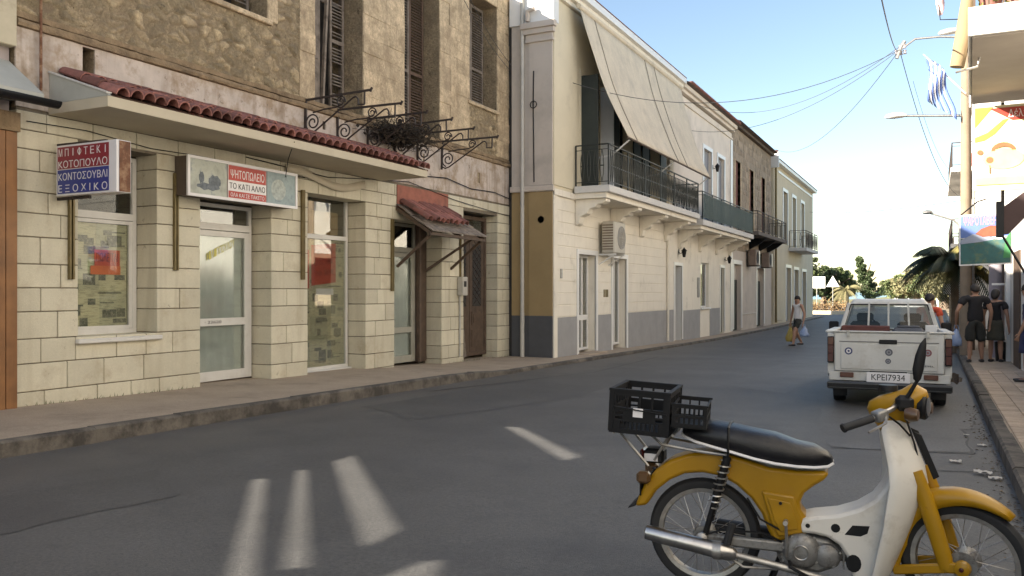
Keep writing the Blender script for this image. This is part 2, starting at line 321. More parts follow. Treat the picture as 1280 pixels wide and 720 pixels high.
# pavements
pl=MB(); ys=[-12+1*i for i in range(32)]
rows=[]
for y in [-14+i for i in range(85)]:
    xw=-10.7; rows.append([(xw,y,lwalk(y)+.005),(-9.0,y,lwalk(y)+.004),(kerbL(y)-.13,y,lwalk(y))])
pavL=MB().sheet(rows).build('pavement',m_pave,smooth=60); struct(pavL)
rows=[[(KR+.13,y,gz(y)+.15),(1.2,y,gz(y)+.155),(2.6,y,gz(y)+.16)] for y in [-14+i for i in range(85)]]
pavR=MB().sheet(rows).build('pavement',m_pave,smooth=60); struct(pavR)
def kerbs(par,xf,zt,side,lo,hi):
    y=lo
    while y<hi:
        L=rng.uniform(.85,1.15) if y<30 else 3.0
        mb=MB(); x=xf(y+L/2); z0=gz(y)-.1; a,b=(x-.14,x) if side<0 else (x,x+.14)
        t0,t1=zt(y)+.004,zt(y+L)+.004; j=rng.uniform(-.006,.006); g_=.006; c=.022
        ring=lambda yy,t:[(a,yy,z0-.05),(b,yy,z0-.05),(b,yy,t+j-(c if side<0 else 0)),(b-(c if side<0 else 0),yy,t+j),(a+(0 if side<0 else c),yy,t+j),(a,yy,t+j-(0 if side<0 else c))]
        mb.loft([ring(y+g_,t0),ring(y+L-g_,t1)]); mb.build('kerb_stone',m_kerb,par,smooth=0); y+=L
kerbs(pavL,kerbL,lwalk,-1,-6,66); kerbs(pavR,lambda y:KR,lambda y:gz(y)+.15,1,-6,60)
pm=MB().cbox(-.108,.108,-.108,.108,-.02,.012,.006).mesh('paver',m_paver,0)
for i in range(4):
    for k in range(62):
        y=5.6+k*.222
        put('paver',pm,pavR,loc=(KR+.26+i*.222,y,gz(y)+.153+rng.uniform(-.002,.002)),rot=(-.015,0,rng.uniform(-.01,.01)))
# ------------------------------------------------------------------ the derelict stone house with the closed grill shop
XW=-9.8; YA,YB=6.28,19.62; TOP=9.03
COURSE=[-.32,-.06,.23,.57,.87,1.20,1.49,1.78,2.11,2.40,2.66,2.91,3.17,3.40,3.63]
H1=thing('stone_house','derelict two storey rubble stone house with cream clad shopfront and tiled canopy','house',(XW,13,-.1))
OPN=[(7.10,8.31,.80,3.36),(9.10,10.59,-.6,2.86),(11.50,13.16,-.6,3.26),(14.13,15.95,-.6,3.02),(16.92,18.61,-.6,3.32)]   # shopfront openings
UP=[(9.12,10.52,5.92,8.55),(11.70,13.10,4.82,8.55),(14.50,15.88,4.82,8.55),(17.20,18.61,5.95,8.55)]                      # upper openings
mb=MB(); mb.box(-19.5,-10.62,YA,YB,-.5,TOP); mb.build('house_body',m_dark,H1,smooth=0)
mb=MB().wall('X',-10.62,XW-.03,YA+.02,YB-.02,3.66,TOP,UP+[(7.16,7.34,4.22,4.60),(11.9,11.98,4.35,4.5)]); mb.build('wall',m_rubm,H1,smooth=0)
mb=MB().wall('X',-10.62,XW-.018,YA+.014,YB-.014,-.5,3.66,[(a-.015,b+.015,c-.012 if c>0 else c,d+.012) for a,b,c,d in OPN]); mb.build('mortar_core',m_mort,H1,smooth=0)
# cream blocks, each its own piece; they return into the reveals
def block(y0,y1,z0,z1,x1=XW,x0=-10.24,mat=m_clad,name='facing_block',c=.007,par=H1):
    k=rng.uniform(-.003,.003); MB().cbox(x0,x1+k,y0,y1,z0,z1,c).build(name,mat,par,smooth=0)
edges=sorted({YA,YB}|{e for o in OPN for e in o[:2]})
for ci in range(len(COURSE)-1):
    z0,z1=COURSE[ci]+.006,COURSE[ci+1]-.006; zc=(z0+z1)/2
    segs=[]; y=YA
    for o in OPN:
        if o[2]<zc<o[3]: segs.append((y,o[0])); y=o[1]
    segs.append((y,YB))
    for a,b in segs:
        # the ground rises in front of the lowest blocks; trim nothing, they run below the pavement
        p=a; first=True
        while p<b-.02:
            L=rng.uniform(.45,.82)
            if first and ci%2: L=rng.uniform(.28,.42)
            q=p+L
            if b-q<.24: q=b
            block(p+.005,q-.005,z0,z1); p=q; first=False
# band of flaking plaster over the shop and the string course
holes=[(7.16,7.34,4.22,4.60),(11.9,11.98,4.35,4.5)]
MB().wall('X',XW-.03,XW-.004,YA,13.9,3.67,4.62,holes).build('plaster_band',m_pwht,H1,smooth=0)
MB().wall('X',XW-.03,XW-.008,13.9,YB,3.67,4.62,[(15.2,15.27,4.2,4.4),(17.6,17.72,4.05,4.3)]).build('plaster_band',m_pwht,H1,smooth=0)
for nm_,z0,hh,pp in (('string_course',4.63,.085,.055),('string_course',4.735,.07,.022)):
    rings=[]; n=170; q=[0]*8
    for k in range(n+1):
        y=lerp(YA,YB,k/n); q=[lerp(a,rng.uniform(-1,1),.45) for a in q]; p_=pp+.016*q[0]
        if rng.random()<.05: p_*=.35
        rings.append([(XW-.03,y,z0-.01),(XW+p_*.8,y,z0+.012*q[1]),(XW+p_,y,z0+hh*.45+.01*q[2]),(XW+p_*.7,y,z0+hh+.014*q[3]),(XW-.03,y,z0+hh+.012*q[4])])
    MB().loft(rings).build(nm_,m_ledg,H1,smooth=35)
# rough rubble face: irregular stones and pointing as one relief surface, stone and mortar tones carried per vertex
def rough_masonry(y0,y1,z0,z1,opn,xf,res,freq,seed,par,mat=None):
    ny=int((y1-y0)/res); nz=int((z1-z0)/res); vs=[]; tone=[]; so=Vector((seed*13.7,seed*5.1,0))
    for j in range(nz+1):
        for i in range(ny+1):
            y=lerp(y0,y1,i/ny); z=lerp(z0,z1,j/nz)
            wv=mnoise.noise_vector(Vector((y*3.1,z*3.1,seed)))*.12
            p=Vector(((y+wv.x)*freq[0],(z+wv.y)*freq[1],0))+so; d,pts=mnoise.voronoi(p)
            e=min(1,(d[1]-d[0])/.32); e=e*e*(3-2*e); cell=pts[0]; rnd=mnoise.cell(Vector((cell.x*7.1,cell.y*7.1,1.3)))
            smear=min(1,max(0,.5+mnoise.noise(Vector((y*1.1,z*1.1,seed+4)))*1.6)); e*=1-.40*smear
            f=mnoise.fractal(Vector((y*9,z*9,seed)),.8,2.1,5)
            vs.append((xf-.012+.048*e*(.45+.55*abs(rnd))+.020*f,y,z)); tone.append(max(.3,(1+.5*rnd*e)*(.66+.40*e)*(1+.24*f)))
    fs=[]
    for j in range(nz):
        for i in range(ny):
            yc=lerp(y0,y1,(i+.5)/ny); zc=lerp(z0,z1,(j+.5)/nz)
            if not any(o[0]<yc<o[1] and o[2]<zc<o[3] for o in opn): a=j*(ny+1)+i; fs.append((a,a+1,a+ny+2,a+ny+1))
    me=bpy.data.meshes.new('rubble_masonry'); me.from_pydata(vs,[],fs); at=me.attributes.new('tone','FLOAT','POINT'); at.data.foreach_set('value',tone)
    me.polygons.foreach_set('use_smooth',[True]*len(me.polygons)); me.materials.append(mat or m_rub); me.update(); return stuff(put('rubble_masonry',me,par))
# rubble: irregular stones bedded in the mortar
def rubble(y0,y1,z0,z1,opn,xf,seed,sm=.19):
    r=random.Random(seed); mb=MB(); z=z0
    while z<z1:
        h=r.uniform(sm*.6,sm*1.25); y=y0+r.uniform(-.1,.1)
        while y<y1:
            wd=r.uniform(sm*.8,sm*2.1); cy,cz=y+wd/2,z+h/2
            if y0<y+.01 and y+wd<y1 and z+h<z1 and not any(o[0]-.34<cy<o[1]+.34 and o[2]-.22<cz<o[3]+.2 for o in opn):
                n=8; ring0=[];ring1=[];ring2=[]
                ph=r.uniform(0,6); pr=r.uniform(.002,.022)
                for k in range(n):
                    q=2*math.pi*k/n; ca,sa=math.cos(q),math.sin(q); e=1/max(abs(ca),abs(sa))**.55*r.uniform(.86,1.04)
                    yy,zz=ca*wd*.49*e,sa*h*.49*e; yy=max(-wd*.5,min(wd*.5,yy)); zz=max(-h*.5,min(h*.5,zz))
                    ring0.append((xf-.06,cy+yy,cz+zz)); ring1.append((xf+pr*.5,cy+yy*.97,cz+zz*.95)); ring2.append((xf+pr+r.uniform(-.006,.006),cy+yy*.78,cz+zz*.76))
                o=len(mb.v); mb.v+=ring0+ring1+ring2
                for A in (0,n):
                    for k in range(n): mb.f.append((o+A+k,o+A+(k+1)%n,o+A+n+(k+1)%n,o+A+n+k))
                mb.f.append(tuple(o+2*n+k for k in range(n)))
            y+=wd+r.uniform(.008,.03)
        z+=h+r.uniform(.006,.022)
    return mb
rough_masonry(YA,11.3,4.80,TOP,[(o[0]-.22,o[1]+.22,o[2]-.1,o[3]+.05) for o in UP],XW-.022,.022,(4.6,7.2),3,H1)
rough_masonry(17.2,18.61,4.80,5.87,[],XW-.022,.024,(6,9),5,H1)
for y0,y1,z0 in ((11.3,11.7,4.82),(13.1,14.5,4.82),(15.88,17.2,4.82),(18.61,YB,4.82)):          # piers of large weathered ashlar
    z=z0; k=0
    while z<TOP-.1:
        h=rng.uniform(.22,.5); h=min(h,TOP-z); cut=[y0]
        if y1-y0>.8: cut+=sorted([y0+(y1-y0)*(rng.uniform(.28,.42) if k%2 else rng.uniform(.5,.68))])
        cut.append(y1)
        for a,b in zip(cut,cut[1:]): block(a+.0002,b-.0002,z+.0002,z+h-.0002,XW+rng.uniform(-.010,.006),-10.30,m_ash,'ashlar_block',.005)
        z+=h; k+=1
# dressed jamb stones round the upper openings and quoins at the corner
o=UP[0]
for side in (0,1):
    z=o[2]-.02; k=side
    while z<o[3]-.05:
        h=rng.uniform(.26,.42); L=rng.uniform(.22,.30) if k%2 else rng.uniform(.34,.52)
        if z+h>o[3]-.1: h=o[3]-z
        a,b=(o[0]-L,o[0]) if side==0 else (o[1],o[1]+L)
        block(a+.003,b-.001,z+.003,z+h-.003,XW-.004,-10.30,m_ash,'jamb_stone',.014); z+=h; k+=1
for o in UP:
    block(o[0]+.003,o[1]-.003,o[3]+.004,TOP,XW+.002,-10.30,m_ash,'lintel_stone',.012)
    if o[2]>5.5: block(o[0]-.08,o[1]+.08,o[2]-.09,o[2]-.004,XW+.045,-10.3,m_ash,'sill',.014)
# --- upper shutters and doors
def louvre(par,x,y0,y1,z0,z1,mat,miss=(),tilt=.035,t=.035,nsl=None):
    f=MB(); fr=.055; f.box(x-t,x,y0,y0+fr,z0,z1).box(x-t,x,y1-fr,y1,z0,z1)
    zm=z0+(z1-z0)*.36
    for a in (z0,zm,z1-.07): f.box(x-t+.002,x-.002,y0+fr,y1-fr,a,a+.07)
    s=f.build('shutter',mat,par,smooth=0)
    sl=MB().add([(-tilt,0,.0),(-.006,0,-.034),(0,0,-.030),(-tilt+.006,0,.004)]+[(-tilt,1,.0),(-.006,1,-.034),(0,1,-.030),(-tilt+.006,1,.004)],[(0,1,2,3),(7,6,5,4),(0,4,5,1),(1,5,6,2),(2,6,7,3),(3,7,4,0)]).mesh('slat',mat,0)
    zz=z0+.11; i=0
    while zz<z1-.1:
        if not(zm-.03<zz<zm+.11) and i not in miss:
            q=put('slat',sl,s,loc=(x-.002,y0+fr,zz)); q.scale=(1,y1-y0-2*fr,1)
        zz+=.062; i+=1
    return s
o=UP[1]
MB().box(-10.36,-10.30,o[0],o[0]+.06,4.82,8.55).box(-10.36,-10.30,o[1]-.06,o[1],4.82,8.55).box(-10.355,-10.305,o[0]+.06,o[1]-.06,6.9,6.98).build('door_frame',m_wood,H1,smooth=0)
louvre(H1,-10.22,12.62,13.04,4.86,8.5,m_wood,miss=(5,6,11,12,13,19,24,33,34))
lf=MB().box(-10.27,-10.23,11.95,12.34,4.86,8.4); lf.box(-10.23,-10.215,12.0,12.28,5.0,5.6).box(-10.23,-10.215,12.0,12.28,5.75,6.35); lf.build('door_leaf',m_wood,H1,smooth=0)
MB().bar((-10.2,12.36,4.82),(-10.12,12.5,8.5),.05,.06).build('stile',m_wood,H1,smooth=0)
o=UP[2]
louvre(H1,-10.18,o[0]+.05,o[0]+.72,4.86,8.5,m_wood); louvre(H1,-10.2,o[0]+.76,o[1]-.06,4.86,8.5,M('brown_shutter',(.115,.072,.05),.85,.25,6,stain=(.05,.035,.025),sscale=6))
o=UP[3]
louvre(H1,-10.16,o[0]+.06,o[0]+.68,6.0,8.5,m_wood,miss=tuple(range(3,12))+(20,22,25,26,27,30)); louvre(H1,-10.18,o[0]+.72,o[1]-.06,6.0,8.5,m_wood)
o=UP[0]
louvre(H1,-10.16,o[0]+.06,o[0]+.68,5.97,8.5,m_wood,miss=(2,3,6)); louvre(H1,-10.16,o[0]+.72,o[1]-.06,5.97,8.5,m_wood,miss=(1,4,5,8))
# --- iron balcony brackets whose slab is gone
def spiral(cx,cz,r0,r1,a0,turns,n=22): return [(cx+lerp(r0,r1,i/n)*math.cos(a0+turns*2*math.pi*i/n),cz+lerp(r0,r1,i/n)*math.sin(a0+turns*2*math.pi*i/n)) for i in range(n+1)]
def bracket_mesh():
    mb=MB(); P=lambda pts:[(p[0],0,p[1]) for p in pts]
    mb.bar((0.01,0,.02),(0.01,0,-.62),.03,.045); mb.bar((0,0,0),(1.36,0,.03),.028,.035)
    mb.bar((1.25,0,.02),(1.25,0,-.20),.022,.022); mb.bar((1.36,0,.0),(1.40,0,.07),.03,.03)
    mb.tube(P([(.02,-.56),(.10,-.60),(.2,-.57)]+[(lerp(.2,1.02,i/6),lerp(-.57,-.06,i/6)) for i in range(1,7)]+[(1.08,-.05),(1.12,-.10),(1.12,-.19),(1.25,-.20)]),.015,6)
    mb.tube(P(spiral(.17,-.40,.165,.035,-1.9,-1.75,30)),.014,6)
    mb.tube(P([(.17,-.235),(.4,-.2),(.66,-.19),(.8,-.14),(.84,-.06)]),.013,6); mb.tube(P(spiral(.76,-.10,.10,.03,-.2,1.5,20)),.012,6)
    return mb.mesh('balcony_bracket',m_irn,50)
bk=bracket_mesh()
for i,y in enumerate((11.42,12.29,13.21,14.10,14.95,15.95)):
    put('balcony_bracket',bk,H1,loc=(XW+.01,y,4.77),rot=(rng.uniform(-.03,.03),rng.uniform(-.02,.03),rng.uniform(-.04,.04)))
# --- tiled canopy over the shop
CX0,CX1,CY0,CY1=XW,-8.71,6.69,13.66
cp=MB(); cp.prism([(CX0,3.63),(CX1,3.63),(CX1,3.76),(CX0,3.76)],CY0,CY1); can=cp.build('canopy_slab',m_beig,H1,smooth=0,bevel=.006)
MB().prism([(CX0+.002,3.765),(CX1,3.765),(CX1-.03,3.79),(CX0+.002,4.15)],CY0+.012,CY0+.05).build('canopy_cheek',m_grey,can,smooth=0)
MB().bar((CX0,CY0+.03,4.165),(CX1-.02,CY0+.03,3.80),.07,.018).build('cheek_edge',m_whal,can,smooth=0)
MB().prism([(CX0+.002,3.765),(CX1,3.765),(CX1-.03,3.79),(CX0+.002,4.15)],CY1-.05,CY1-.01).build('canopy_cheek',m_beig,can,smooth=0)
ncol=38; pitch=(CY1-CY0-.1)/ncol; L=.47
def tile_mesh(r0,r1,flip):
    rows=[]
    for i in range(2):
        r=(r0,r1)[i]; x=i*L
        rows.append([(x,r*math.cos(a),(r*math.sin(a)*(-.55 if flip else 1))) for a in [math.pi*k/6 for k in range(7)]])
    mb=MB(); n=7; inn=[[(p[0],p[1]*.86,p[2]-.014) for p in q] for q in rows]
    mb.sheet(rows).sheet(inn)
    for i in (0,1): mb.sheet([rows[i],inn[i]])
    return mb.mesh('roof_tile',m_tile,60)
tc,tp=tile_mesh(.078,.095,False),tile_mesh(.095,.085,True)
slope=math.atan2(.40,1.09)
for r in range(3):
    for c in range(ncol):
        y=CY0+.1+pitch*(c+.5); t=r*.355
        x=CX0+.02+t*math.cos(slope); z=4.185-t*math.sin(slope)-r*.0
        for me,dy,dz in ((tc,0,.012),(tp,pitch/2,-.012)):
            put('roof_tile',me,can,loc=(x+rng.uniform(-.012,.012)-(.07 if me is tp and r==2 else 0),y+dy+rng.uniform(-.008,.008),z+dz+rng.uniform(-.004,.004)),rot=(rng.uniform(-.04,.04),slope+rng.uniform(-.015,.01)-.03,rng.uniform(-.03,.03)))
MB().prism([(CX0+.002,3.77),(CX1-.02,3.77),(CX1-.05,3.785),(CX0+.002,4.155)],CY0+.051,CY1-.051).build('tile_bed',M('tile_bed',(.12,.06,.045),.95,.2,10),can,smooth=0)
# sagging strip of cladding hanging under the soffit end, loose wire
MB().sheet([[(XW+.03+.02*math.sin(i),lerp(10.9,13.1,i/12),3.60-.30*math.sin(math.pi*min(1,i/12*.9))**2*(i/12)) for i in range(13)],[(XW+.05,lerp(10.9,13.1,i/12),3.45-.28*math.sin(math.pi*min(1,i/12*.9))**2*(i/12)) for i in range(13)]]).build('sagging_strip',m_beig,H1,solid=.012)
# --- shopfront joinery, set back in the reveals
XR=-10.2
def frame(par,x,y0,y1,z0,z1,wd,mat,name='frame',t=.06):
    return MB().box(x-t,x,y0,y0+wd,z0,z1).box(x-t,x,y1-wd,y1,z0,z1).box(x-t+.001,x-.001,y0+wd,y1-wd,z0,z0+wd).box(x-t+.001,x-.001,y0+wd,y1-wd,z1-wd,z1).build(name,mat,par,smooth=0,bevel=.004)
def pane(par,x,y0,y1,z0,z1,mat=m_glas,name='pane'):
    return MB().box(x-.004,x,y0,y1,z0,z1).build(name,mat,par,smooth=0)
m_ink=M('newsprint_ink',(.13,.13,.10),.9,.5,22,stain=(.36,.34,.25),sscale=26,samt=.8,sth=.5)
def sheets(par,x,y0,y1,z0,z1,nx,nz,seed,mats):
    r=random.Random(seed)
    for i in range(nx):
        for k in range(nz):
            a=lerp(y0,y1,i/nx); b=lerp(y0,y1,(i+1)/nx); c=lerp(z0,z1,k/nz); d=lerp(z0,z1,(k+1)/nz)
            j=lambda q=.02:r.uniform(-q,q); xx=x-.002*((i+k*2)%5)-.001
            mb=MB().quad((xx,max(y0,a-.02+j()),max(z0,c-.02+j())),(xx,min(y1,b+.02+j()),max(z0,c-.02+j())),(xx-.004,min(y1,b+.02+j()),min(z1,d+.02+j())),(xx-.004,max(y0,a-.02+j()),min(z1,d+.02+j())))
            mb.build('newspaper_sheet',mats[(i+k)%len(mats)],par,smooth=0)
            ink=MB(); w_,h_=b-a,d-c
            for q in range(r.randint(3,6)):                                # pictures and headlines printed on the sheet
                pw,ph=(w_*r.uniform(.18,.5),h_*r.uniform(.12,.34)) if q<3 else (w_*r.uniform(.4,.8),h_*r.uniform(.03,.06)); py,pz=r.uniform(a,b-pw),r.uniform(c,d-ph); ink.quad((xx+.0006+.00008*q,py,pz),(xx+.0006+.00008*q,py+pw,pz),(xx+.0006+.00008*q,py+pw,pz+ph),(xx+.0006+.00008*q,py,pz+ph))
            stuff(ink.build('newsprint',m_ink,par,smooth=0))
# window with transom, papered over
y0,y1,z0,z1=7.12,8.30,.86,3.34
W1=frame(H1,XR,y0,y1,z0,z1,.065,m_whal,'shop_window')
MB().box(XR-.05,XR+.01,y0+.065,y1-.065,2.44,2.54).build('transom_bar',m_whal,W1,smooth=0,bevel=.004)
MB().box(XR-.045,XR-.005,y0+.066,y0+.12,.93,2.435).box(XR-.045,XR-.005,y1-.12,y1-.066,.93,2.435).box(XR-.044,XR-.006,y0+.12,y1-.12,.926,.975).box(XR-.044,XR-.006,y0+.12,y1-.12,2.385,2.435).build('sash',m_whal,W1,smooth=0)
pane(W1,XR-.02,y0+.12,y1-.12,.97,2.39); pane(W1,XR-.03,y0+.066,y1-.066,2.54,3.27)
sheets(W1,XR-.05,y0+.12,y1-.12,.97,2.38,2,3,5,(m_news,m_news2))
po=MB().quad((XR-.0465,7.66,1.70),(XR-.0465,8.06,1.70),(XR-.0465,8.06,2.02),(XR-.0465,7.66,2.02)).build('poster',m_pred,W1,smooth=0)
text('ΠΩΛΕΙΤΑΙ',(XR-.0455,7.69,1.86),(0,1,0),(0,0,1),.34,.12,M('faded_ink',(.16,.02,.03),.8),po)
MB().quad((XR-.0455,7.60,1.68),(XR-.0455,8.07,1.68),(XR-.0455,8.07,1.80),(XR-.0455,7.60,1.80)).build('poster_strip',M('orange_strip',(.55,.14,.05),.7),W1,smooth=0)
MB().cbox(XR-.02,XW+.07,7.06,8.36,.775,.835,.01).build('window_sill',m_whal,H1,smooth=0)
# glazed door with transom
def glazed_door(y0,y1,zb,zleaf,zt,mat,rail,glass,curtain,nm):
    D=frame(H1,XR,y0,y1,zb,zt,.06,mat,nm)
    MB().box(XR-.05,XR+.012,y0+.06,y1-.06,zleaf,zleaf+.11).build('transom_bar',mat,D,smooth=0,bevel=.004)
    a,b=y0+.065,y1-.065
    MB().box(XR-.045,XR+.004,a,a+.09,zb+.03,zleaf-.01).box(XR-.045,XR+.004,b-.09,b,zb+.03,zleaf-.01).box(XR-.044,XR+.003,a+.09,b-.09,zb+.03,zb+.15).box(XR-.044,XR+.003,a+.09,b-.09,zleaf-.1,zleaf-.01).box(XR-.044,XR+.003,a+.09,b-.09,rail-.06,rail+.06).build('door_leaf',mat,D,smooth=0,bevel=.004)
    pane(D,XR-.02,a+.09,b-.09,zb+.15,rail-.06,glass); pane(D,XR-.02,a+.09,b-.09,rail+.06,zleaf-.1,glass); pane(D,XR-.03,y0+.06,y1-.06,zleaf+.11,zt-.06,m_glas)
    if curtain:
        n=26; rows=[[(XR-.07+.015*math.sin(i*1.7)*(1+.5*math.sin(i*.37)),lerp(a,b,i/n),z) for i in range(n+1)] for z in (zb+.05,zleaf)]
        MB().sheet(rows).build('curtain',m_curt,D)
    MB().bar((XR+.03,a+.05,rail+.05),(XR+.03,a+.05,rail+.2),.02,.02).build('handle',m_stl,D,smooth=0)
    return D
D1=glazed_door(9.14,10.56,.03,2.42,2.84,m_whal,.96,m_glds,True,'shop_door')
for i,(ch,yy,zz) in enumerate(zip('ΝΙΚ. ΦΙΛΙΠΠΟΥΛΟΥ',[9.3+.055*k for k in range(16)],[1.75+.024*k for k in range(16)])):
    if ch not in ' .': text(ch,(XR-.018,yy+.02,zz+.05),(0,1,.36),(0,0,1),.05,.13,M('faded_yellow',(.55,.5,.12),.6) if i==0 else bpy.data.materials['faded_yellow'],D1,bold=.01)
text('· 22620',(XR+.005,9.55,.94),(0,1,0),(0,0,1),.34,.045,m_blk,D1)
# tall papered window beside it
y0,y1=11.52,13.13
W2=frame(H1,XR,y0,y1,-.01,3.24,.06,m_whal,'shop_window')
MB().box(XR-.05,XR+.01,y0+.06,y1-.06,2.42,2.50).build('transom_bar',m_whal,W2,smooth=0,bevel=.004)
pane(W2,XR-.02,y0+.06,y1-.06,.05,2.42); pane(W2,XR-.03,y0+.06,y1-.06,2.50,3.18)
sheets(W2,XR-.05,y0+.06,y1-.06,.05,2.41,3,5,9,(m_news2,m_news))
po=MB().quad((XR-.0465,12.12,1.55),(XR-.0465,12.82,1.62),(XR-.0465,12.82,2.36),(XR-.0465,12.12,2.30)).build('poster',m_pred,W2,smooth=0)
for k,s in enumerate(('ΕΝΟΙΚΙΑΖΕΤΑΙ','ΚΑΤΑΣΤΗΜΑ','ΤΗΛ. 26710')): text(s,(XR-.0455,12.2,2.12-.2*k),(0,1,.1),(0,0,1),.54,.1,bpy.data.materials['faded_ink'],po)
MB().quad((XR-.046,11.75,1.5),(XR-.046,12.06,1.5),(XR-.046,12.06,2.2),(XR-.046,11.75,2.28)).build('poster',m_pred,W2,smooth=0)
MB().quad((XR-.0452,12.25,1.38),(XR-.0452,12.75,1.38),(XR-.0452,12.75,1.50),(XR-.0452,12.25,1.50)).build('paper_note',m_sgnw,W2,smooth=0)
MB().box(XR-.25,XR-.1,12.2,12.95,2.52,2.95).build('cardboard_sheet',M('cardboard',(.24,.16,.07),.9,.2,5),W2,smooth=0)
MB().cbox(XR-.1,XR+.1,11.5,13.14,-.09,-.01,.008).build('doorstep',m_whal,H1,smooth=0)
# narrow grey door under the little awning
m_gdr=M('grey_green_paint',(.30,.29,.24),.6,.1,4)
D3=glazed_door(14.16,15.5,-.08,2.28,2.9,m_gdr,.62,m_glds,True,'shop_door')
MB().box(XR-.06,XR+.02,15.52,15.92,-.1,3.0).build('side_panel',m_brwn,H1,smooth=0)
# old carved wooden door with a grille
y0,y1=16.95,18.58; xd=-10.1
D4=frame(H1,xd,y0,y1,-.12,3.28,.09,m_brwn,'old_door',.1)
ym=(y0+y1)/2
for a,b in ((y0+.09,ym-.01),(ym+.01,y1-.09)):
    L_=MB().box(xd-.07,xd-.03,a,b,-.1,2.72).box(xd-.03,xd-.012,a+.1,b-.1,.1,.5).box(xd-.03,xd-.012,a+.1,b-.1,.62,.95).box(xd-.012,xd,a+.16,b-.16,.68,.89).build('door_leaf',m_brwn,D4,smooth=0)
    gr=MB()
    for k in range(9):
        z=1.1+k*.165
        for s in (-1,1): gr.bar((xd-.02,(a+b)/2-s*.2,z),(xd-.02,(a+b)/2+s*.2,z+.3),.012,.012)
    gr.build('grille',m_irn,L_,smooth=0)
    MB().box(xd-.035,xd-.028,a+.14,b-.14,1.08,2.6).build('grille_back',m_dark,L_,smooth=0)
MB().box(xd-.09,xd+.01,y0+.09,y1-.09,2.74,2.82).build('transom_bar',m_brwn,D4,smooth=0)
pane(D4,xd-.05,y0+.09,y1-.09,2.83,3.19,m_glds)
MB().bar((-10.0,17.2,-.13),(-10.04,17.15,.55),.35,.03,(1,0,0)).build('leaning_board',m_wood,H1,smooth=0)
# brass rails that once carried the awnings
for y,z0,z1 in ((6.98,1.6,2.9),(8.62,1.75,3.15),(11.34,1.65,3.2),(14.02,1.45,2.9),(16.75,1.55,2.7)):
    MB().box(XW+.004,XW+.05,y-.035,y-.012,z0,z1).box(XW+.004,XW+.05,y+.012,y+.035,z0,z1).box(XW+.004,XW+.012,y-.012,y+.012,z0,z1).build('awning_rail',m_brs,H1,smooth=0)
# little wooden awning with a few tiles left
AY0,AY1=14.16,16.42
aw=MB().box(XW+.005,XW+.02,14.2,16.2,3.1,3.62).build('flashing_board',M('oxide_red_board',(.30,.11,.075),.85,.2,5,stain=(.17,.08,.06),sscale=4),H1,smooth=0)
A0,A1=(XW+.02,3.22),(-8.92,2.66)
for k in range(5):
    a=lerp(AY0,AY1,k/5)+.01; b=lerp(AY0,AY1,(k+1)/5)-.004; j=rng.uniform(-.03,.05)
for k in range(5):
    t0,t1=k/5,(k+1)/5+.015; x0,z0=lerp(A0[0],A1[0],t0),lerp(A0[1],A1[1],t0); x1,z1=lerp(A0[0],A1[0],t1),lerp(A0[1],A1[1],t1); j=rng.uniform(-.012,.012)
    MB().add([(x0,AY0+rng.uniform(-.04,.03),z0+j),(x1,AY0+rng.uniform(-.04,.03),z1+.018),(x1,AY1+rng.uniform(-.06,.04),z1+.018),(x0,AY1+rng.uniform(-.06,.04),z0+j),
              (x0,AY0,z0+j-.02),(x1,AY0,z1-.004),(x1,AY1,z1-.004),(x0,AY1,z0+j-.02)],[(0,1,2,3),(7,6,5,4),(0,4,5,1),(1,5,6,2),(2,6,7,3),(3,7,4,0)]).build('awning_plank',m_wood,H1,smooth=0)
sl2=math.atan2(A0[1]-A1[1],A1[0]-A0[0])
for r in range(2):
    for c in range(9 if r==0 else 8):
        put('roof_tile',tc,H1,loc=(XW+.03+r*.3,14.35+c*.2+rng.uniform(-.03,.03),3.28-r*.17+rng.uniform(0,.02)),rot=(rng.uniform(-.1,.1),sl2-.05,rng.uniform(-.12,.12)))
for y in (14.2,15.3,16.36):
    MB().bar((XW,y,3.14),(-8.95,y,2.60),.06,.07).build('awning_rafter',m_brwn,H1,smooth=0)
MB().bar((-8.98,AY0-.02,2.60),(-8.98,AY1+.02,2.58),.06,.06).build('awning_beam',m_brwn,H1,smooth=0)
for y in (14.22,16.34): MB().bar((XW,y,1.95),(-9.02,y,2.56),.05,.05).build('awning_strut',m_brwn,H1,smooth=0)
MB().bar((-9.02,16.0,2.6),(XW-.3,15.75,1.9),.05,.05).build('awning_strut',m_brwn,H1,smooth=0)
MB().bar((-10.1,15.5,-.1),(-10.1,15.5,2.9),.07,.07).build('post',m_brwn,H1,smooth=0)
# meter box, conduit, cables pinned to the wall
mt=thing('meter_box','small grey electricity meter box with conduit beside the old brown door','meter box',(XW,16.72,1.2))
MB().cbox(XW+.004,XW+.16,16.62,16.84,1.35,1.78,.015).build('casing',m_box,mt,smooth=0); MB().cbox(XW+.161,XW+.175,16.66,16.76,1.55,1.68,.006).build('meter_window',m_dark,mt,smooth=0)
MB().tube([(XW+.03,16.70,-.05),(XW+.03,16.70,1.36)],.02,8).build('conduit',m_box,mt); MB().tube([(XW+.03,16.77,1.77),(XW+.03,16.78,2.9)],.022,8).build('conduit',m_box,mt)
def cable(name,label,pts,r=.012,mat=m_blk,group=None,n=14,sag=None):
    if sag is not None:
        a,b=Vector(pts[0]),Vector(pts[1]); pts=[a.lerp(b,i/n)+Vector((0,0,-sag*4*(i/n)*(1-i/n))) for i in range(n+1)]
    return tag(MB().tube(pts,r,5).build(name,mat),label,'cable',group)
cable('cable','thin black cable looping along the plaster under the string course of the stone house',[(XW+.03,13.3,4.15),(XW+.03,14.2,4.02),(XW+.03,15.3,3.92),(XW+.03,16.1,3.98),(XW+.03,17.2,3.86),(XW+.03,18.4,3.90),(XW+.03,19.6,3.78)],.011)
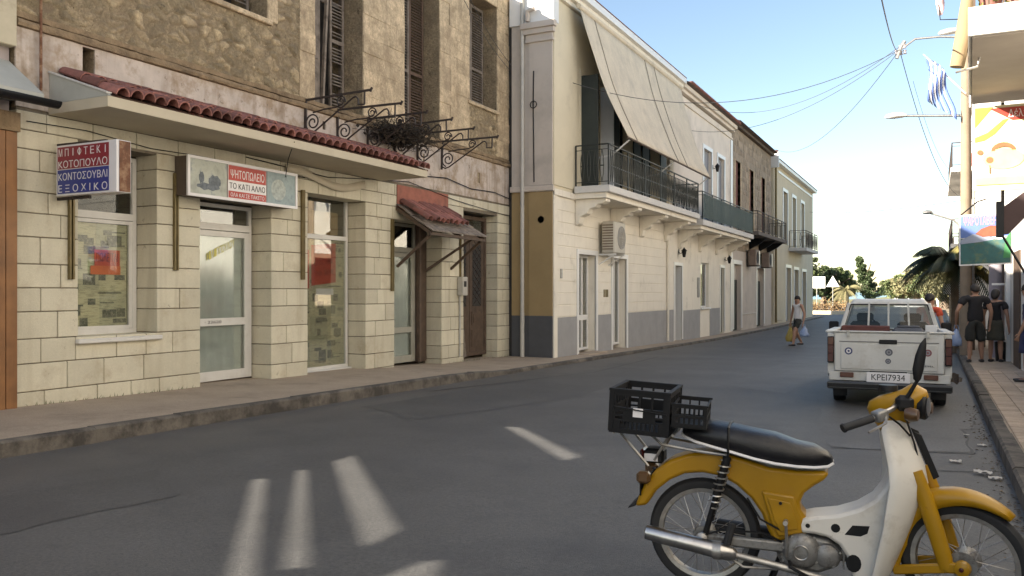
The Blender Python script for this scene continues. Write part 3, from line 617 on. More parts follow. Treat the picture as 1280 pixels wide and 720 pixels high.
cable('cable','thin sagging cable under the tiled canopy running to the old brown door',[(XW+.02,10.0,3.58),(XW+.03,12.0,3.5),(XW+.03,13.3,3.62),(XW+.03,14.6,3.72),(XW+.03,16.5,3.52),(XW+.03,18.2,3.42),(XW+.03,19.5,3.36)],.008)
cable('cable','black cable hanging down the canopy front onto the window pier',[(-8.7,9.9,3.72),(-9.0,10.1,3.5),(-9.5,10.6,3.32),(XW+.02,11.3,3.42)],.007)
cable('cable','cable running down the quoins at the corner of the stone house',[(XW+.04,19.3,8.9),(XW+.04,19.32,6.5),(XW+.05,19.25,4.9),(XW+.04,19.3,3.8)],.010)
cable('cable','cable along the cladding above the hanging menu sign',[(XW+.02,6.4,3.5),(XW+.02,7.2,3.52),(XW+.02,8.2,3.44),(XW+.02,9.0,3.46),(XW+.02,11.4,3.42)],.006)
tag(MB().tube([(XW+.05,6.56,3.9),(XW+.05,6.56,6.2),(XW+.05,6.5,9.0)],.017,8).build('drain_pipe',m_rust),'rusty drain pipe running up the left corner of the stone house','pipe')
# dead creeper tangled in the brackets
tw=MB(); r2=random.Random(4)
for k in range(520):
    c=Vector((XW+.35+r2.gauss(0,.26),13.9+r2.gauss(0,.45),4.55+r2.gauss(0,.10))); c.x=max(XW+.05,c.x)
    d=Vector((r2.gauss(0,.5),r2.gauss(0,1),r2.gauss(0,.35))).normalized()*r2.uniform(.08,.3); tw.tube([c-d,c+Vector((0,0,r2.uniform(-.04,.04))),c+d],.005,3,False)
for k in range(500):
    c=Vector((max(XW+.06,XW+.3+r2.gauss(0,.2)),13.8+r2.gauss(0,.36),4.52+r2.gauss(0,.09))); a=Vector((r2.gauss(0,1),r2.gauss(0,1),r2.gauss(0,1))).normalized()*.045; b=a.orthogonal()*.6
    tw.quad(c-a,c+b,c+a,c-b)
tag(tw.build('dead_creeper',M('dead_creeper',(.035,.026,.018),.95,.4,8,island=.4),smooth=0),'dark tangle of dead creeper caught in the iron balcony brackets','plant')
# --- projecting menu sign
SY=6.72
sg=thing('hanging_menu_sign','red and blue lightbox sign listing grilled dishes, hung from the pier by the papered window','sign',(XW,SY,2.6))
MB().box(-9.69,-8.60,SY,SY+.20,2.62,3.24).build('case',m_sgnw,sg,smooth=0,bevel=.006)
for a,b,mm in ((2.945,3.215,m_red),(2.645,2.935,m_blu)): MB().box(-9.66,-8.73,SY-.006,SY-.001,a,b).build('face_panel',mm,sg,smooth=0)
for i,s in enumerate(('ΜΠΙΦΤΕΚΙ','ΚΟΤΟΠΟΥΛΟ','ΚΟΝΤΟΣΟΥΒΛΙ','ΕΞΟΧΙΚΟ')):
    if i:
        text(s if i<3 else ' '.join(s),(-9.64,SY-.0075,3.10-.145*i-(.005 if i>1 else 0)),(1,0,0),(0,0,1),.89,.092,m_sgnw,sg,depth=.001); continue
    for k,ch in enumerate(s):                                            # spaced letters; the phi is a ring with a bar through it
        x_=-9.635+k*.1165; wd=.014 if ch=='Ι' else .068
        text('Ο' if ch=='Φ' else ch,(x_+(.027 if ch=='Ι' else 0),SY-.0075,3.10+(.012 if ch=='Φ' else 0)),(1,0,0),(0,0,1),wd,.068 if ch=='Φ' else .092,m_sgnw,sg,depth=.001)
        if ch=='Φ': MB().box(x_+.027,x_+.041,SY-.0099,SY-.0076,3.10,3.192).build('letter_bar',m_sgnw,sg,smooth=0)
MB().box(-8.598,-8.59,SY+.035,SY+.185,2.63,3.23).build('end_plate',m_rust,sg,smooth=0)
MB().bar((XW,SY+.1,3.27),(-8.9,SY+.1,3.26),.035,.035).build('bracket',m_irn,sg,smooth=0); MB().bar((XW,SY+.1,2.60),(-9.2,SY+.1,2.60),.035,.035).build('bracket',m_irn,sg,smooth=0)
# --- long shop sign
s2=thing('shop_sign','long white framed grill shop sign with red centre panel over the glazed door','sign',(XW,9.9,2.8))
x0,x1=-9.78,-9.52; ya,yb,za,zb=8.61,10.87,2.83,3.39
MB().box(x0,x1,ya,yb,za,zb).build('case',M('sign_case_brown',(.09,.065,.05),.6),s2,smooth=0)
MB().box(x1-.01,x1+.02,ya-.02,yb+.02,zb-.03,zb+.012).box(x1-.01,x1+.02,ya-.02,yb+.02,za-.012,za+.03).box(x1-.011,x1+.019,ya-.02,ya+.025,za+.03,zb-.03).box(x1-.011,x1+.019,yb-.025,yb+.02,za+.03,zb-.03).build('sign_frame',m_sgnw,s2,smooth=0)
yl,yr=9.36,10.17
MB().box(x1+.001,x1+.006,ya+.03,yl-.02,za+.03,zb-.03).build('picture_panel',m_sgng,s2,smooth=0); MB().box(x1+.001,x1+.006,yr+.02,yb-.03,za+.03,zb-.03).build('picture_panel',m_sgnb,s2,smooth=0)
MB().box(x1+.001,x1+.007,yl,yr,za+.03,zb-.03).build('centre_panel',m_sgnw,s2,smooth=0)
MB().box(x1+.0072,x1+.010,yl+.01,yr-.01,3.13,zb-.035).build('red_panel',m_sgnr,s2,smooth=0); MB().box(x1+.0072,x1+.010,yl+.01,yr-.01,za+.035,2.97).build('red_panel',m_sgnr,s2,smooth=0)
text('ΨΗΤΟΠΩΛΕΙΟ',(x1+.011,yl+.05,3.165),(0,1,0),(0,0,1),yr-yl-.1,.13,m_sgnw,s2,bold=.0)
text('ΤΟ ΚΑΤΙ ΑΛΛΟ',(x1+.009,yl+.03,3.005),(0,1,0),(0,0,1),yr-yl-.06,.09,m_blk,s2,bold=.012)
text('ΟΛΑ ΚΑΙ ΣΕ ΠΑΚΕΤΟ',(x1+.011,yl+.05,2.885),(0,1,0),(0,0,1),yr-yl-.1,.06,m_sgnw,s2)
# painted shapes on the picture panels: a platter, a bird, a plate
pc=MB()
for xo,cx,cz,ry,rz in ((.0075,8.98,2.98,.22,.05),(.0085,9.10,3.06,.12,.10),(.0095,8.85,3.10,.05,.09)):
    pc.add([(x1+xo,cx,cz)]+[(x1+xo,cx+ry*math.cos(2*math.pi*k/16),cz+rz*math.sin(2*math.pi*k/16)*(1+.25*math.sin(3*k))) for k in range(16)],[(0,k+1,(k+1)%16+1) for k in range(16)])
pc.build('picture_print',M('print_grey',(.12,.14,.16),.6,.4,20),s2,smooth=0)
MB().lathe([(0.0,.0075),(.06,.0075),(.061,.009),(.12,.009),(.121,.0076),(.17,.0076)],(x1,10.45,3.09),'X',20).build('picture_print',M('print_plate',(.36,.40,.38),.6,.3,14),s2,smooth=0)
# ------------------------------------------------------------------ neighbour with varnished planks and a low eave
N1=thing('neighbour_house','low shop with varnished orange plank shutters and a gutter beside the stone house','house',(XW,5.2,0))
MB().box(-19,-9.9,4.1,YA-.02,-.4,9.0).build('wall',M('lilac_render',(.36,.31,.30),.9,.1,2,streak=(.2,.17,.15,.5)),N1,smooth=0)
for k in range(8):
    y=6.24-k*.145; MB().cbox(-9.76,-9.70+.004*(k%2),y-.14,y-.004,.0,3.33,.006).build('plank',m_orng,N1,smooth=0)
MB().box(-9.9,-9.68,4.6,6.26,3.335,3.56).build('head_beam',m_ledg,N1,smooth=0)
MB().prism([(-10.1,3.75),(-9.25,3.66),(-9.25,3.74),(-10.1,4.35)],4.2,6.26).build('eave_slab',m_grey,N1,smooth=0)
gtt=MB(); gtt.sheet([[(-9.17+.075*math.cos(a),y,3.66+.075*math.sin(a)) for a in [math.pi+math.pi*k/8 for k in range(9)]] for y in (4.2,5.4,6.38)]); gtt.build('gutter',m_blk,N1,solid=.008)
MB().cbox(-9.9,-9.76,6.02,6.27,4.36,9.0,.01).build('corner_pilaster',M('cream_stucco',(.50,.44,.32),.9,.1,3,stain=(.25,.19,.13),sscale=2,samt=.6),N1,smooth=0)
MB().box(-9.9,-9.72,5.0,6.30,5.0,5.22).build('cornice',m_ledg,N1,smooth=0,bevel=.02)
# ------------------------------------------------------------------ added unseen wall left behind the camera, gaps cut to cast road sun patches
m_conc=M('bare_concrete',(.32,.30,.27),.9,.12,1.5)
HL=thing('added_gap_wall','added unseen wall with slanting gaps cut to shape the sun patches on the road','wall',(-9.9,-8,0))
k_=1/math.tan(SUN_EL)/math.sqrt(2); XS=-9.93
def lane(a,b,w0,w1):                                                   # a sun patch on the road: centre line and widths
    d=(Vector(b)-Vector(a)).normalized(); e=Vector((-d.y,d.x)); a,b=Vector(a),Vector(b); return [tuple(a-e*w0/2),tuple(a+e*w0/2),tuple(b+e*w1/2),tuple(b-e*w1/2)]
slots=[[(-4.92,6.03),(-4.95,6.38),(-3.02,4.43),(-2.98,4.02)],lane((-4.88,5.60),(-3.07,3.56),.10,.14),lane((-4.93,5.17),(-3.16,3.26),.12,.14),[(-4.60,8.62),(-4.40,8.66),(-3.06,7.30),(-3.09,7.02)],lane((-2.50,4.02),(-2.42,3.60),.10,.34)]
bm=bmesh.new()
def loop(pts):
    vs=[bm.verts.new((XS,y,z)) for y,z in pts]; return [bm.edges.new((a,b)) for a,b in zip(vs,vs[1:]+vs[:1])]
es=loop([(-24,-.5),(4.08,-.5),(4.08,9.0),(-24,9.0)])
for s in slots: es+=loop([(y-(x-XS),-.07+(x-XS)/k_) for x,y in s])          # follow the sunbeam back from the road to the wall
bmesh.ops.triangle_fill(bm,use_beauty=True,edges=es); rf=MB().frombm(bm); bm.free()
rf.build('wall_skin',m_conc,HL,smooth=0,solid=.03)
MB().box(-26,-10.1,-24.3,-24,-.5,9).build('return_wall',m_conc,HL,smooth=0)
for y in (-23,-17,-11.5,3.6): MB().box(-10.35,-9.96,y-.2,y+.2,-.5,9.0).build('buttress',m_conc,HL,smooth=0)
# ------------------------------------------------------------------ white house with the long balcony
X2=-8.55
m_wht=M('white_render',(.74,.685,.585),.85,.05,1.2,bump=.001,bscale=60,stain=(.48,.44,.38),sscale=.9,samt=.5,sth=.55,streak=(.50,.44,.35,.3),pits=(.42,.36,.28,1.8,.62,.4))
m_crm=M('cream_render',(.62,.55,.41),.85,.05,1.2,stain=(.42,.37,.29),sscale=.9,samt=.5,sth=.55)
m_sid=M('grey_beige_render',(.52,.455,.395),.85,.06,1.2,stain=(.34,.30,.26),sscale=1,samt=.5)
m_och=M('ochre_render',(.30,.215,.105),.85,.08,1.5,stain=(.27,.19,.09),sscale=1.2,samt=.5)
m_dad=M('grey_dado',(.29,.285,.285),.8,.08,2,stain=(.30,.28,.26),sscale=3,samt=.35,sth=.6)
m_dad2=M('slate_dado',(.075,.076,.082),.8,.12,2)
m_pvc=M('white_pvc',(.70,.69,.67),.35,.03,3)
m_shad=M('dark_shutter',(.02,.026,.022),.6,.15,5)
m_grn=M('green_iron',(.007,.012,.010),.5,.15,10)
m_can=M('canvas',(.61,.53,.41),.92,.06,2,fine=90,stain=(.40,.355,.29),sscale=1.2,samt=.5,streak=(.36,.32,.26,.35))
m_seam=M('canvas_seam',(.30,.265,.22),.9,.06,2)
H2=thing('white_house','two storey white house with grey dado and long iron balcony','house',(X2,25,-.2))
G2=[(20.87,22.15,-.5,2.45),(23.52,24.75,-.5,2.44)]
U2=[(21.1,22.5,4.2,7.3),(24.0,25.3,4.2,7.3),(26.9,28.2,4.2,7.3)]
MB().box(-16,-9.02,19.25,29.9,-.5,8.7).build('house_body',m_dark,H2,smooth=0)
MB().wall('X',-9.02,X2,19.2,29.98,-.5,4.02,G2).build('ground_floor_wall',m_wht,H2,smooth=0)
MB().wall('X',-9.02,X2,19.2,29.98,4.02,8.85,U2).build('upper_wall',m_crm,H2,smooth=0)
MB().box(-9.7,-9.02,19.2,19.26,.83,3.98).build('side_wall_lower',m_och,H2,smooth=0); MB().box(-9.7,-9.02,19.2,19.26,3.98,8.2).build('side_wall_upper',m_sid,H2,smooth=0); MB().box(-9.7,-9.02,19.2,19.26,-.5,.83).build('side_wall_foot',m_dad2,H2,smooth=0)
# corner pilaster on both faces: grey foot, ochre shaft below, cream above
for z0,z1,mm in ((-.4,.83,m_dad2),(.83,3.95,m_och),(4.12,8.0,m_sid)): MB().box(-9.2,X2+.003,19.16,19.199,z0,z1).build('pilaster',mm,H2,smooth=0)
MB().box(-9.72,X2+.05,19.12,19.199,3.96,4.11).build('string_moulding',m_sid,H2,smooth=0,bevel=.02)
for z0,z1,p in ((7.72,7.80,.05),(7.80,7.92,.03),(7.92,8.05,.09),(8.05,8.20,.14)): MB().box(-9.24-p,X2+p*.8,19.16-p,19.198,z0,z1).build('capital_moulding',m_sid,H2,smooth=0,bevel=.012)
MB().box(-9.75,X2+.034,19.17,19.5,8.21,9.2).build('parapet_end',m_pvc,H2,smooth=0)
MB().box(X2,X2+.035,19.2,19.42,-.4,3.95).build('corner_board',m_wht,H2,smooth=0); MB().box(X2,X2+.03,19.22,20.72,4.12,8.2).build('pilaster',m_crm,H2,smooth=0)
MB().box(X2,X2+.06,19.2,29.98,3.86,4.02).build('string_moulding',m_wht,H2,smooth=0,bevel=.012)
# rusticated courses of the ground floor
for k in range(10):
    z0=.80+k*.302; z1=z0+.29
    hl=[(a-.14,b+.14,c,d+.14) for a,b,c,d in G2]
    segs=[]; y=19.43
    for h in hl:
        if h[3]>z0+.02: segs.append((y,h[0])); y=h[1]
    segs.append((y,29.95))
    for a,b in segs: MB().cbox(X2-.01,X2+.014,a,b,z0+.004,z1,.005).build('render_course',m_wht,H2,smooth=0)
segs=[(19.43,G2[0][0]-.14),(G2[0][1]+.14,G2[1][0]-.14),(G2[1][1]+.14,29.95)]
for a,b in segs: MB().box(X2-.01,X2+.024,a,b,-.4,.78).build('dado',m_dad,H2,smooth=0)
# doors with white surrounds
def surround(par,o,mat=m_pvc,wd=.13,x=None,p=.03):
    x=X2 if x is None else x
    MB().box(x-.02,x+p,o[0]-wd,o[0],o[2] if o[2]>0 else -.35,o[3]).box(x-.02,x+p,o[1],o[1]+wd,o[2] if o[2]>0 else -.35,o[3]).box(x-.02,x+p+.002,o[0]-wd,o[1]+wd,o[3],o[3]+wd).build('surround',mat,par,smooth=0)
def pdoor(par,x,y0,y1,z0,z1,mat,glass,rail=None,name='door',back=True):
    D=frame(par,x,y0,y1,z0,z1,.07,mat,name)
    ym=(y0+y1)/2
    if rail: MB().box(x-.05,x+.002,y0+.07,y1-.07,rail-.07,rail+.07).build('rail',mat,D,smooth=0); pane(D,x-.03,y0+.07,y1-.07,z0+.07,rail-.07,glass); pane(D,x-.03,y0+.07,y1-.07,rail+.07,z1-.07,glass)
    else: pane(D,x-.03,y0+.07,y1-.07,z0+.07,z1-.07,glass)
    MB().box(x-.05,x+.001,y1-.5,y1-.42,z0+.07,z1-.07).build('stile',mat,D,smooth=0)
    MB().box(x+.02,x+.04,y0+.1,y0+.13,z0+1.0,z0+1.15).build('handle',m_stl,D,smooth=0)
    return D
for o,g_ in ((G2[0],m_glas),(G2[1],m_glsk)):
    surround(H2,o); pdoor(H2,X2-.22,o[0],o[1],-.30+.12,o[3],m_pvc,g_,.72 if o is G2[0] else None)
MB().cbox(X2-.1,X2+.35,20.8,22.2,-.40,-.22,.01).build('doorstep',m_pave,H2,smooth=0)
for y in (22.75,22.9,23.02): MB().cbox(X2+.014,X2+.03,y,y+.09,1.28,1.50,.004).build('name_plate',m_brs,H2,smooth=0)
MB().cbox(X2+.014,X2+.06,19.62,19.70,1.78,2.02,.01).build('bell_plate',m_box,H2,smooth=0)
MB().tube([(-9.36,19.12,-.3),(-9.36,19.12,.9)],.055,10).tube([(-9.36,19.12,.9),(-9.36,19.12,8.9)],.05,10).build('downpipe',M('pipe_grey',(.46,.44,.40),.6,.08,4),H2)
MB().tube([(-9.2,19.1,8.25),(-9.2,19.08,8.5),(-9.0,19.06,8.55)],.06,8).build('roof_spout',m_sid,H2)
MB().tube([(-9.05,19.14,7.0-.0),(-9.06,19.13,6.2),(-9.04,19.14,4.2)],.015,6).tube([(-9.05+.09*math.cos(a),19.12,6.15+.09*math.sin(a)) for a in [k*.63 for k in range(11)]],.012,5).build('aerial_cable',m_blk,H2)
MB().lathe([(0,0),(.09,0),(.1,.03),(.07,.12),(0,.12)],(-8.86,19.16,3.25),'Y',14).build('old_insulator',M('dark_ochre',(.16,.11,.06),.8),H2)
# balcony
BX=-7.50
m_slab=M('balcony_slab_paint',(.58,.56,.53),.85,.06,2,stain=(.40,.36,.31),sscale=2,samt=.5)
B1=MB().box(X2+.06,BX,20.44,29.75,4.02,4.20).build('balcony',m_slab,H2,smooth=0,bevel=.012)
MB().box(X2+.061,BX-.12,20.5,29.7,3.88,4.018).build('balcony_underside',m_wht,B1,smooth=0)
prof=[(0,3.875),(.86,3.875),(.86,3.80),(.74,3.74),(.62,3.74),(.56,3.66),(.40,3.62),(.32,3.50),(.14,3.42),(.09,3.24),(0,3.18)]
for y in (20.62,23.3,26.0,28.75):
    MB().prism([(X2+.02+a,b) for a,b in prof],y,y+.34).build('console',m_wht,B1,smooth=0,bevel=.012)
def railing(par,x,xw,y0,y1,z0,z1,mat,step=.15,each=True,ornate=True,mesh=False):
    r=MB(); 
    for z,w_ in ((z1,.045),(z1-.13,.022),(z0+.10,.028)):
        r.bar((x,y0,z),(x,y1,z),w_,w_*.7); r.bar((xw,y0,z),(x,y0,z),w_,w_*.7); r.bar((xw,y1,z),(x,y1,z),w_,w_*.7)
    n=max(2,round((y1-y0)/1.5))
    for k in range(n+1): r.bar((x,lerp(y0,y1,k/n),z0),(x,lerp(y0,y1,k/n),z1),.035,.035)
    r.bar((xw,y0,z0),(xw,y0,z1),.035,.035); r.bar((xw,y1,z0),(xw,y1,z1),.035,.035)
    rail=r.build('railing',mat,par,smooth=0)
    b=MB(); h=z1-.13-z0-.10
    if ornate:
        for s in (-1,1):
            pts=[(0,0,0),(0,s*.035,h*.22),(0,s*.05,h*.5),(0,s*.035,h*.78),(0,0,h)]; b.tube(pts,.011,4,False)
        b.bar((0,-.055,h*.5),(0,.055,h*.5),.012,.03)
    else: b.bar((0,0,0),(0,0,h),.018,.018)
    bmesh_=b.mesh('baluster',mat,0)
    m=int((y1-y0)/step)
    for k in range(1,m): put('baluster',bmesh_,rail,loc=(x,lerp(y0,y1,k/m),z0+.1))
    q=int((x-xw)/step)
    for yy in (y0,y1):
        for k in range(1,q): put('baluster',bmesh_,rail,loc=(lerp(xw,x,k/q),yy,z0+.1),rot=(0,0,math.pi/2))
    return rail
railing(B1,BX-.06,X2+.08,20.52,29.68,4.2,5.27,m_grn,.16)
# upper doors with dark shutters, half hidden by the awning
for i,o in enumerate(U2):
    surround(H2,o,m_crm,.12,p=.02); pdoor(H2,X2-.3,o[0],o[1],4.2,o[3],m_shad if i else m_pvc,m_glas,None,'balcony_door')
    if i==0:
        MB().box(X2-.02,X2+.5,o[0]-.05,o[0],4.25,7.25).build('open_shutter',m_shad,H2,smooth=0); MB().box(X2-.02,X2+.4,o[1]+.02,o[1]+.07,4.25,7.25).build('open_shutter',M('white_shutter',(.62,.63,.64),.6,.05,4),H2,smooth=0)
    else: MB().box(X2+.03,X2+.07,o[0]-.7,o[0]-.02,4.25,7.25).box(X2+.03,X2+.07,o[1]+.02,o[1]+.7,4.25,7.25).build('open_shutter',m_shad,H2,smooth=0)
# eaves
for z0,z1,p in ((8.86,8.98,.10),(8.98,9.10,.22),(9.10,9.30,.34)): MB().box(-9.3,X2+p,19.2-p*.3,30.6,z0,z1).build('cornice',m_wht if p<.3 else m_pvc,H2,smooth=0,bevel=.015)
MB().prism([(-16.5,9.31),(X2+.36,9.31),(-12.5,10.6)],19.5,30.6).build('roof',m_tile,H2,smooth=0)
MB().tube([(X2+.02,29.3,8.9),(X2+.04,29.3,4.1)],.05,8).tube([(X2+.06,29.1,3.9),(X2+.06,29.1,-.3)],.045,8).build('downpipe',m_wht,H2)
# canvas awning in four widths
aw=thing('canvas_awning','large beige canvas awning dropped from the eaves over the balcony','awning',(X2+.2,25,7))
ya0,ya1=20.25,29.9; T=(X2+.30,8.80); Bt=(-7.22,5.50)
cuts=[20.25,21.25,25.6,26.6,29.9]
for i in range(4):
    rows=[]
    for k in range(17):
        t=k/16; sagx=-.12*math.sin(math.pi*t)
        rows.append([(lerp(T[0],Bt[0],t)+sagx*.6+.022*math.sin(y*3.1+t*2)*t+.012*math.sin(y*7.7+t*9)*math.sin(math.pi*t),y+lerp(0,.75,t)*(1-(y-ya0)/(ya1-ya0)*.85)*1.0,lerp(T[1],Bt[1],t)+sagx+.014*math.sin(y*5.3+t*7)*t) for y in [lerp(cuts[i],cuts[i+1],j/20) for j in range(21)]])
    MB().sheet(rows).build('canvas_panel',m_can,aw,solid=.006)
    if i: MB().tube([(r[0][0]+.01,r[0][1],r[0][2]+.012) for r in rows],.012,5).build('seam',m_seam,aw)
MB().tube([(T[0],ya0-.1,T[1]+.03),(T[0],ya1+.1,T[1]+.03)],.07,10).build('roller',m_can,aw); MB().tube([(Bt[0],21.0,Bt[1]-.01),(Bt[0],30.0,Bt[1]-.01)],.03,8).build('front_bar',m_brwn,aw)
for y in (21.3,25.5,29.8): MB().tube([(X2+.03,y,5.0),(lerp(X2,Bt[0],.6),y,5.1),(Bt[0]-.02,y,Bt[1]-.02)],.022,6).build('awning_arm',m_pvc,aw)
# air conditioner and lanterns
m_acw=M('air_conditioner_shell',(.44,.41,.35),.5,.05,4,stain=(.3,.25,.19),sscale=4,samt=.5)
ac=thing('air_conditioner','boxy cream air conditioner unit under the balcony of the white house','air conditioner',(X2,22.85,2.5))
MB().cbox(X2+.12,X2+.50,22.30,23.26,2.52,3.42,.03).build('casing',m_acw,ac,smooth=0)
MB().lathe([(0,0),(.30,0),(.31,.012),(.33,.012),(.335,-.01)],(X2+.502,22.92,2.98),'X',28).build('fan_grille',M('grille_grey',(.30,.29,.27),.6),ac)
fg=MB()
for r in (.08,.14,.20,.26): fg.tube([(X2+.52,22.92+r*math.cos(a),2.98+r*math.sin(a)) for a in [2*math.pi*k/20 for k in range(21)]],.006,4,False)
for k in range(8): fg.bar((X2+.52,22.92,2.98),(X2+.52,22.92+.31*math.cos(k*.785),2.98+.31*math.sin(k*.785)),.008,.008)
fg.build('grille_wires',m_acw,ac,smooth=0)
for k in range(10): MB().box(X2+.15,X2+.47,22.292,22.299,2.62+k*.075,2.655+k*.075).build('side_louvre',M('louvre_brown',(.16,.12,.09),.7) if k==0 else bpy.data.materials['louvre_brown'],ac,smooth=0)
for y in (22.4,23.15): MB().bar((X2,y,2.49),(X2+.52,y,2.49),.04,.05).bar((X2,y,2.2),(X2+.45,y,2.47),.03,.03).build('bracket',m_pvc,ac,smooth=0)
MB().tube([(X2+.2,23.0,2.5),(X2+.16,23.2,2.3),(X2+.07,23.35,2.2),(X2+.05,23.4,2.6)],.03,8).build('hose',m_pvc,ac)
def lantern(y,z,label,x=X2):
    t=thing('wall_lantern',label,'lantern',(x,y,z))
    MB().tube([(x,y,z+.05),(x+.1,y,z-.02),(x+.22,y,z+.12),(x+.22,y,z+.22)],.014,6).box(x+.026,x+.032,y-.05,y+.05,z-.05,z+.15).build('arm',m_blk,t,smooth=0)
    MB().lathe([(.05,-.20),(.09,.02),(.12,.03),(.0,.16)],(x+.22,y,z+.05),'Z',6).build('lamp_cage',m_blk,t,smooth=0)
    MB().lathe([(0,-.19),(.035,-.19),(.07,.0),(0,.01)],(x+.22,y,z+.05),'Z',6).build('lamp_glass',m_glds,t,smooth=0)
lantern(30.65,2.86,'black wall lantern over the dark narrow doorway of the cream house'); lantern(38.3,2.85,'black wall lantern beside the tall black door at the end of the cream house'); lantern(35.95,6.7,'black wall lantern between the two upper windows of the cream house')
# ------------------------------------------------------------------ cream house next door
H3=thing('cream_house','narrow cream house with a green iron balcony next to the white house','house',(X2,35,-.3))
m_c2=M('pale_pink_render',(.70,.62,.53),.85,.05,1.2,stain=(.45,.40,.34),sscale=.9,samt=.5)
G3=[(30.15,31.1,-.6,2.40),(33.98,35.35,.78,2.62),(37.45,38.2,-.6,2.5)]; U3=[(34.45,35.8,4.2,7.36),(36.95,38.2,4.2,7.36)]
MB().box(-16,-9.0,30.05,39.7,-.6,8.6).build('house_body',m_dark,H3,smooth=0)
MB().wall('X',-9.0,X2-.002,30.0,39.8,-.6,4.02,G3).build('ground_floor_wall',m_wht,H3,smooth=0)
MB().wall('X',-9.0,X2-.002,30.0,39.8,4.02,8.84,U3).build('upper_wall',m_c2,H3,smooth=0)
surround(H3,G3[0],m_pvc,.12)
MB().box(X2-.36,X2-.02,31.05,31.09,-.4,2.38).build('door_leaf',m_pvc,H3,smooth=0); MB().box(X2-.42,X2-.38,30.151,31.099,-.5,2.4).build('doorway_dark_panel',m_shad,H3,smooth=0)  # dark panel closes the open doorway; the shade inside is put in its colour
for a,b in ((31.13,33.8),(35.5,37.3)): MB().box(X2-.01,X2+.022,a,b,-.5,.72).build('dado',m_dad,H3,smooth=0)
W=frame(H3,X2-.12,33.98,35.35,.78,2.62,.06,m_pvc,'window'); pane(W,X2-.15,34.04,35.29,.84,2.56,m_glsk); MB().cbox(X2-.1,X2+.08,33.9,35.45,.70,.78,.01).build('sill',m_pvc,H3,smooth=0)
MB().box(X2,X2+.02,33.4,33.75,1.2,2.0).build('notice_plate',M('notice_grey',(.25,.24,.22),.6),H3,smooth=0)
pdoor(H3,X2-.1,37.47,38.18,-.4,2.48,m_shad,m_glas); surround(H3,G3[2],m_pvc,.12)
for o in U3:
    surround(H3,o,m_pvc,.16); D=frame(H3,X2-.12,o[0],o[1],4.2,7.34,.07,M('blue_grey_shutter',(.27,.28,.30),.7,.06,4) if o is U3[0] else bpy.data.materials['blue_grey_shutter'],'balcony_door')
    MB().box(X2-.17,X2-.14,o[0]+.07,o[1]-.07,4.25,7.28).build('shutter',bpy.data.materials['blue_grey_shutter'],D,smooth=0)
MB().box(X2,X2+.05,39.45,39.8,-.4,8.5).build('pilaster',m_pvc,H3,smooth=0)
for z0,z1,p in ((8.55,8.62,.06),(8.9,9.02,.14),(9.02,9.18,.26)): MB().box(X2-.2,X2+p,30.61 if z0>8.8 else 30.02,39.85,z0,z1).build('cornice',m_c2,H3,smooth=0,bevel=.012)
B2=MB().box(X2+.01,-7.5,30.2,39.6,3.85,4.05).build('balcony',m_slab,H3,smooth=0,bevel=.01); MB().box(X2+.01,-7.62,30.3,39.5,3.72,3.848).build('balcony_underside',m_wht,B2,smooth=0)
for y in (30.6,33.6,36.5,39.0): MB().prism([(X2+.005+a,b-.16) for a,b in prof],y,y+.3).build('console',m_wht,B2,smooth=0)
rl=railing(B2,-7.56,X2+.05,30.3,39.55,4.05,5.08,m_grn,.2,ornate=False)
gm=bpy.data.materials.new('green_mesh'); gm.use_nodes=True; n_=gm.node_tree; tr=n_.nodes.new('ShaderNodeBsdfTransparent'); mx=n_.nodes.new('ShaderNodeMixShader'); mx.inputs[0].default_value=.72
n_.nodes['Principled BSDF'].inputs['Base Color'].default_value=(.028,.055,.05,1); n_.nodes['Principled BSDF'].inputs['Roughness'].default_value=.7
n_.links.new(tr.outputs[0],mx.inputs[1]); n_.links.new(n_.nodes['Principled BSDF'].outputs[0],mx.inputs[2]); n_.links.new(mx.outputs[0],n_.nodes['Material Output'].inputs[0])
MB().box(-7.53,-7.525,30.3,39.5,4.12,5.0).build('netting',gm,rl,smooth=0)
MB().prism([(-16.5,9.19),(X2+.42,9.19),(-12.5,10.7)],30.61,39.9).build('roof',M('dark_roof_tile',(.115,.085,.075),.85,.2,6),H3,smooth=0)
tl=MB()
for k in range(44): y=31+k*.2; tl.lathe([(.085,0),(.085,.45)],(X2+.02,y,9.2),'X',6,0,math.pi)
stuff(tl.build('eave_tiles',m_tile,H3,solid=.012))
ch=MB().box(-9.6,-9.1,39.0,39.5,9.2,10.0).build('chimney',m_tile,H3,smooth=0)
# ------------------------------------------------------------------ brown stone house
H4=thing('brown_stone_house','brown rubble stone house with faded red shutters beyond the cream house','house',(X2,45,-.4))
m_bst=M('brown_stone',(.30,.24,.18),.95,.25,2,bump=.02,bscale=9,fine=10,stain=(.20,.15,.11),sscale=1,samt=.6)
m_rsh=M('red_brown_shutter',(.16,.065,.05),.8,.2,6)
U4=[(40.75,41.9,4.6,7.75),(44.1,45.2,4.6,7.75),(47.4,48.5,4.6,7.75)]; G4=[(40.2,41.9,-.6,2.75),(46.0,48.0,-.6,2.7)]
MB().box(-16,-9.0,39.85,50.4,-.6,9.2).build('house_body',m_dark,H4,smooth=0)
MB().wall('X',-9.0,X2-.03,39.85,50.45,3.4,9.3,U4).build('wall',m_bst,H4,smooth=0); MB().wall('X',-9.0,X2-.01,39.85,50.45,-.6,3.4,G4).build('ground_floor_wall',m_sid,H4,smooth=0)
stuff(rubble(39.9,50.4,4.4,9.2,U4,X2-.03,8,.3).build('rubble_masonry',M('brown_rubble',(.30,.235,.17),.95,.2,2,bump=.01,bscale=14,island=.25),H4,smooth=50))
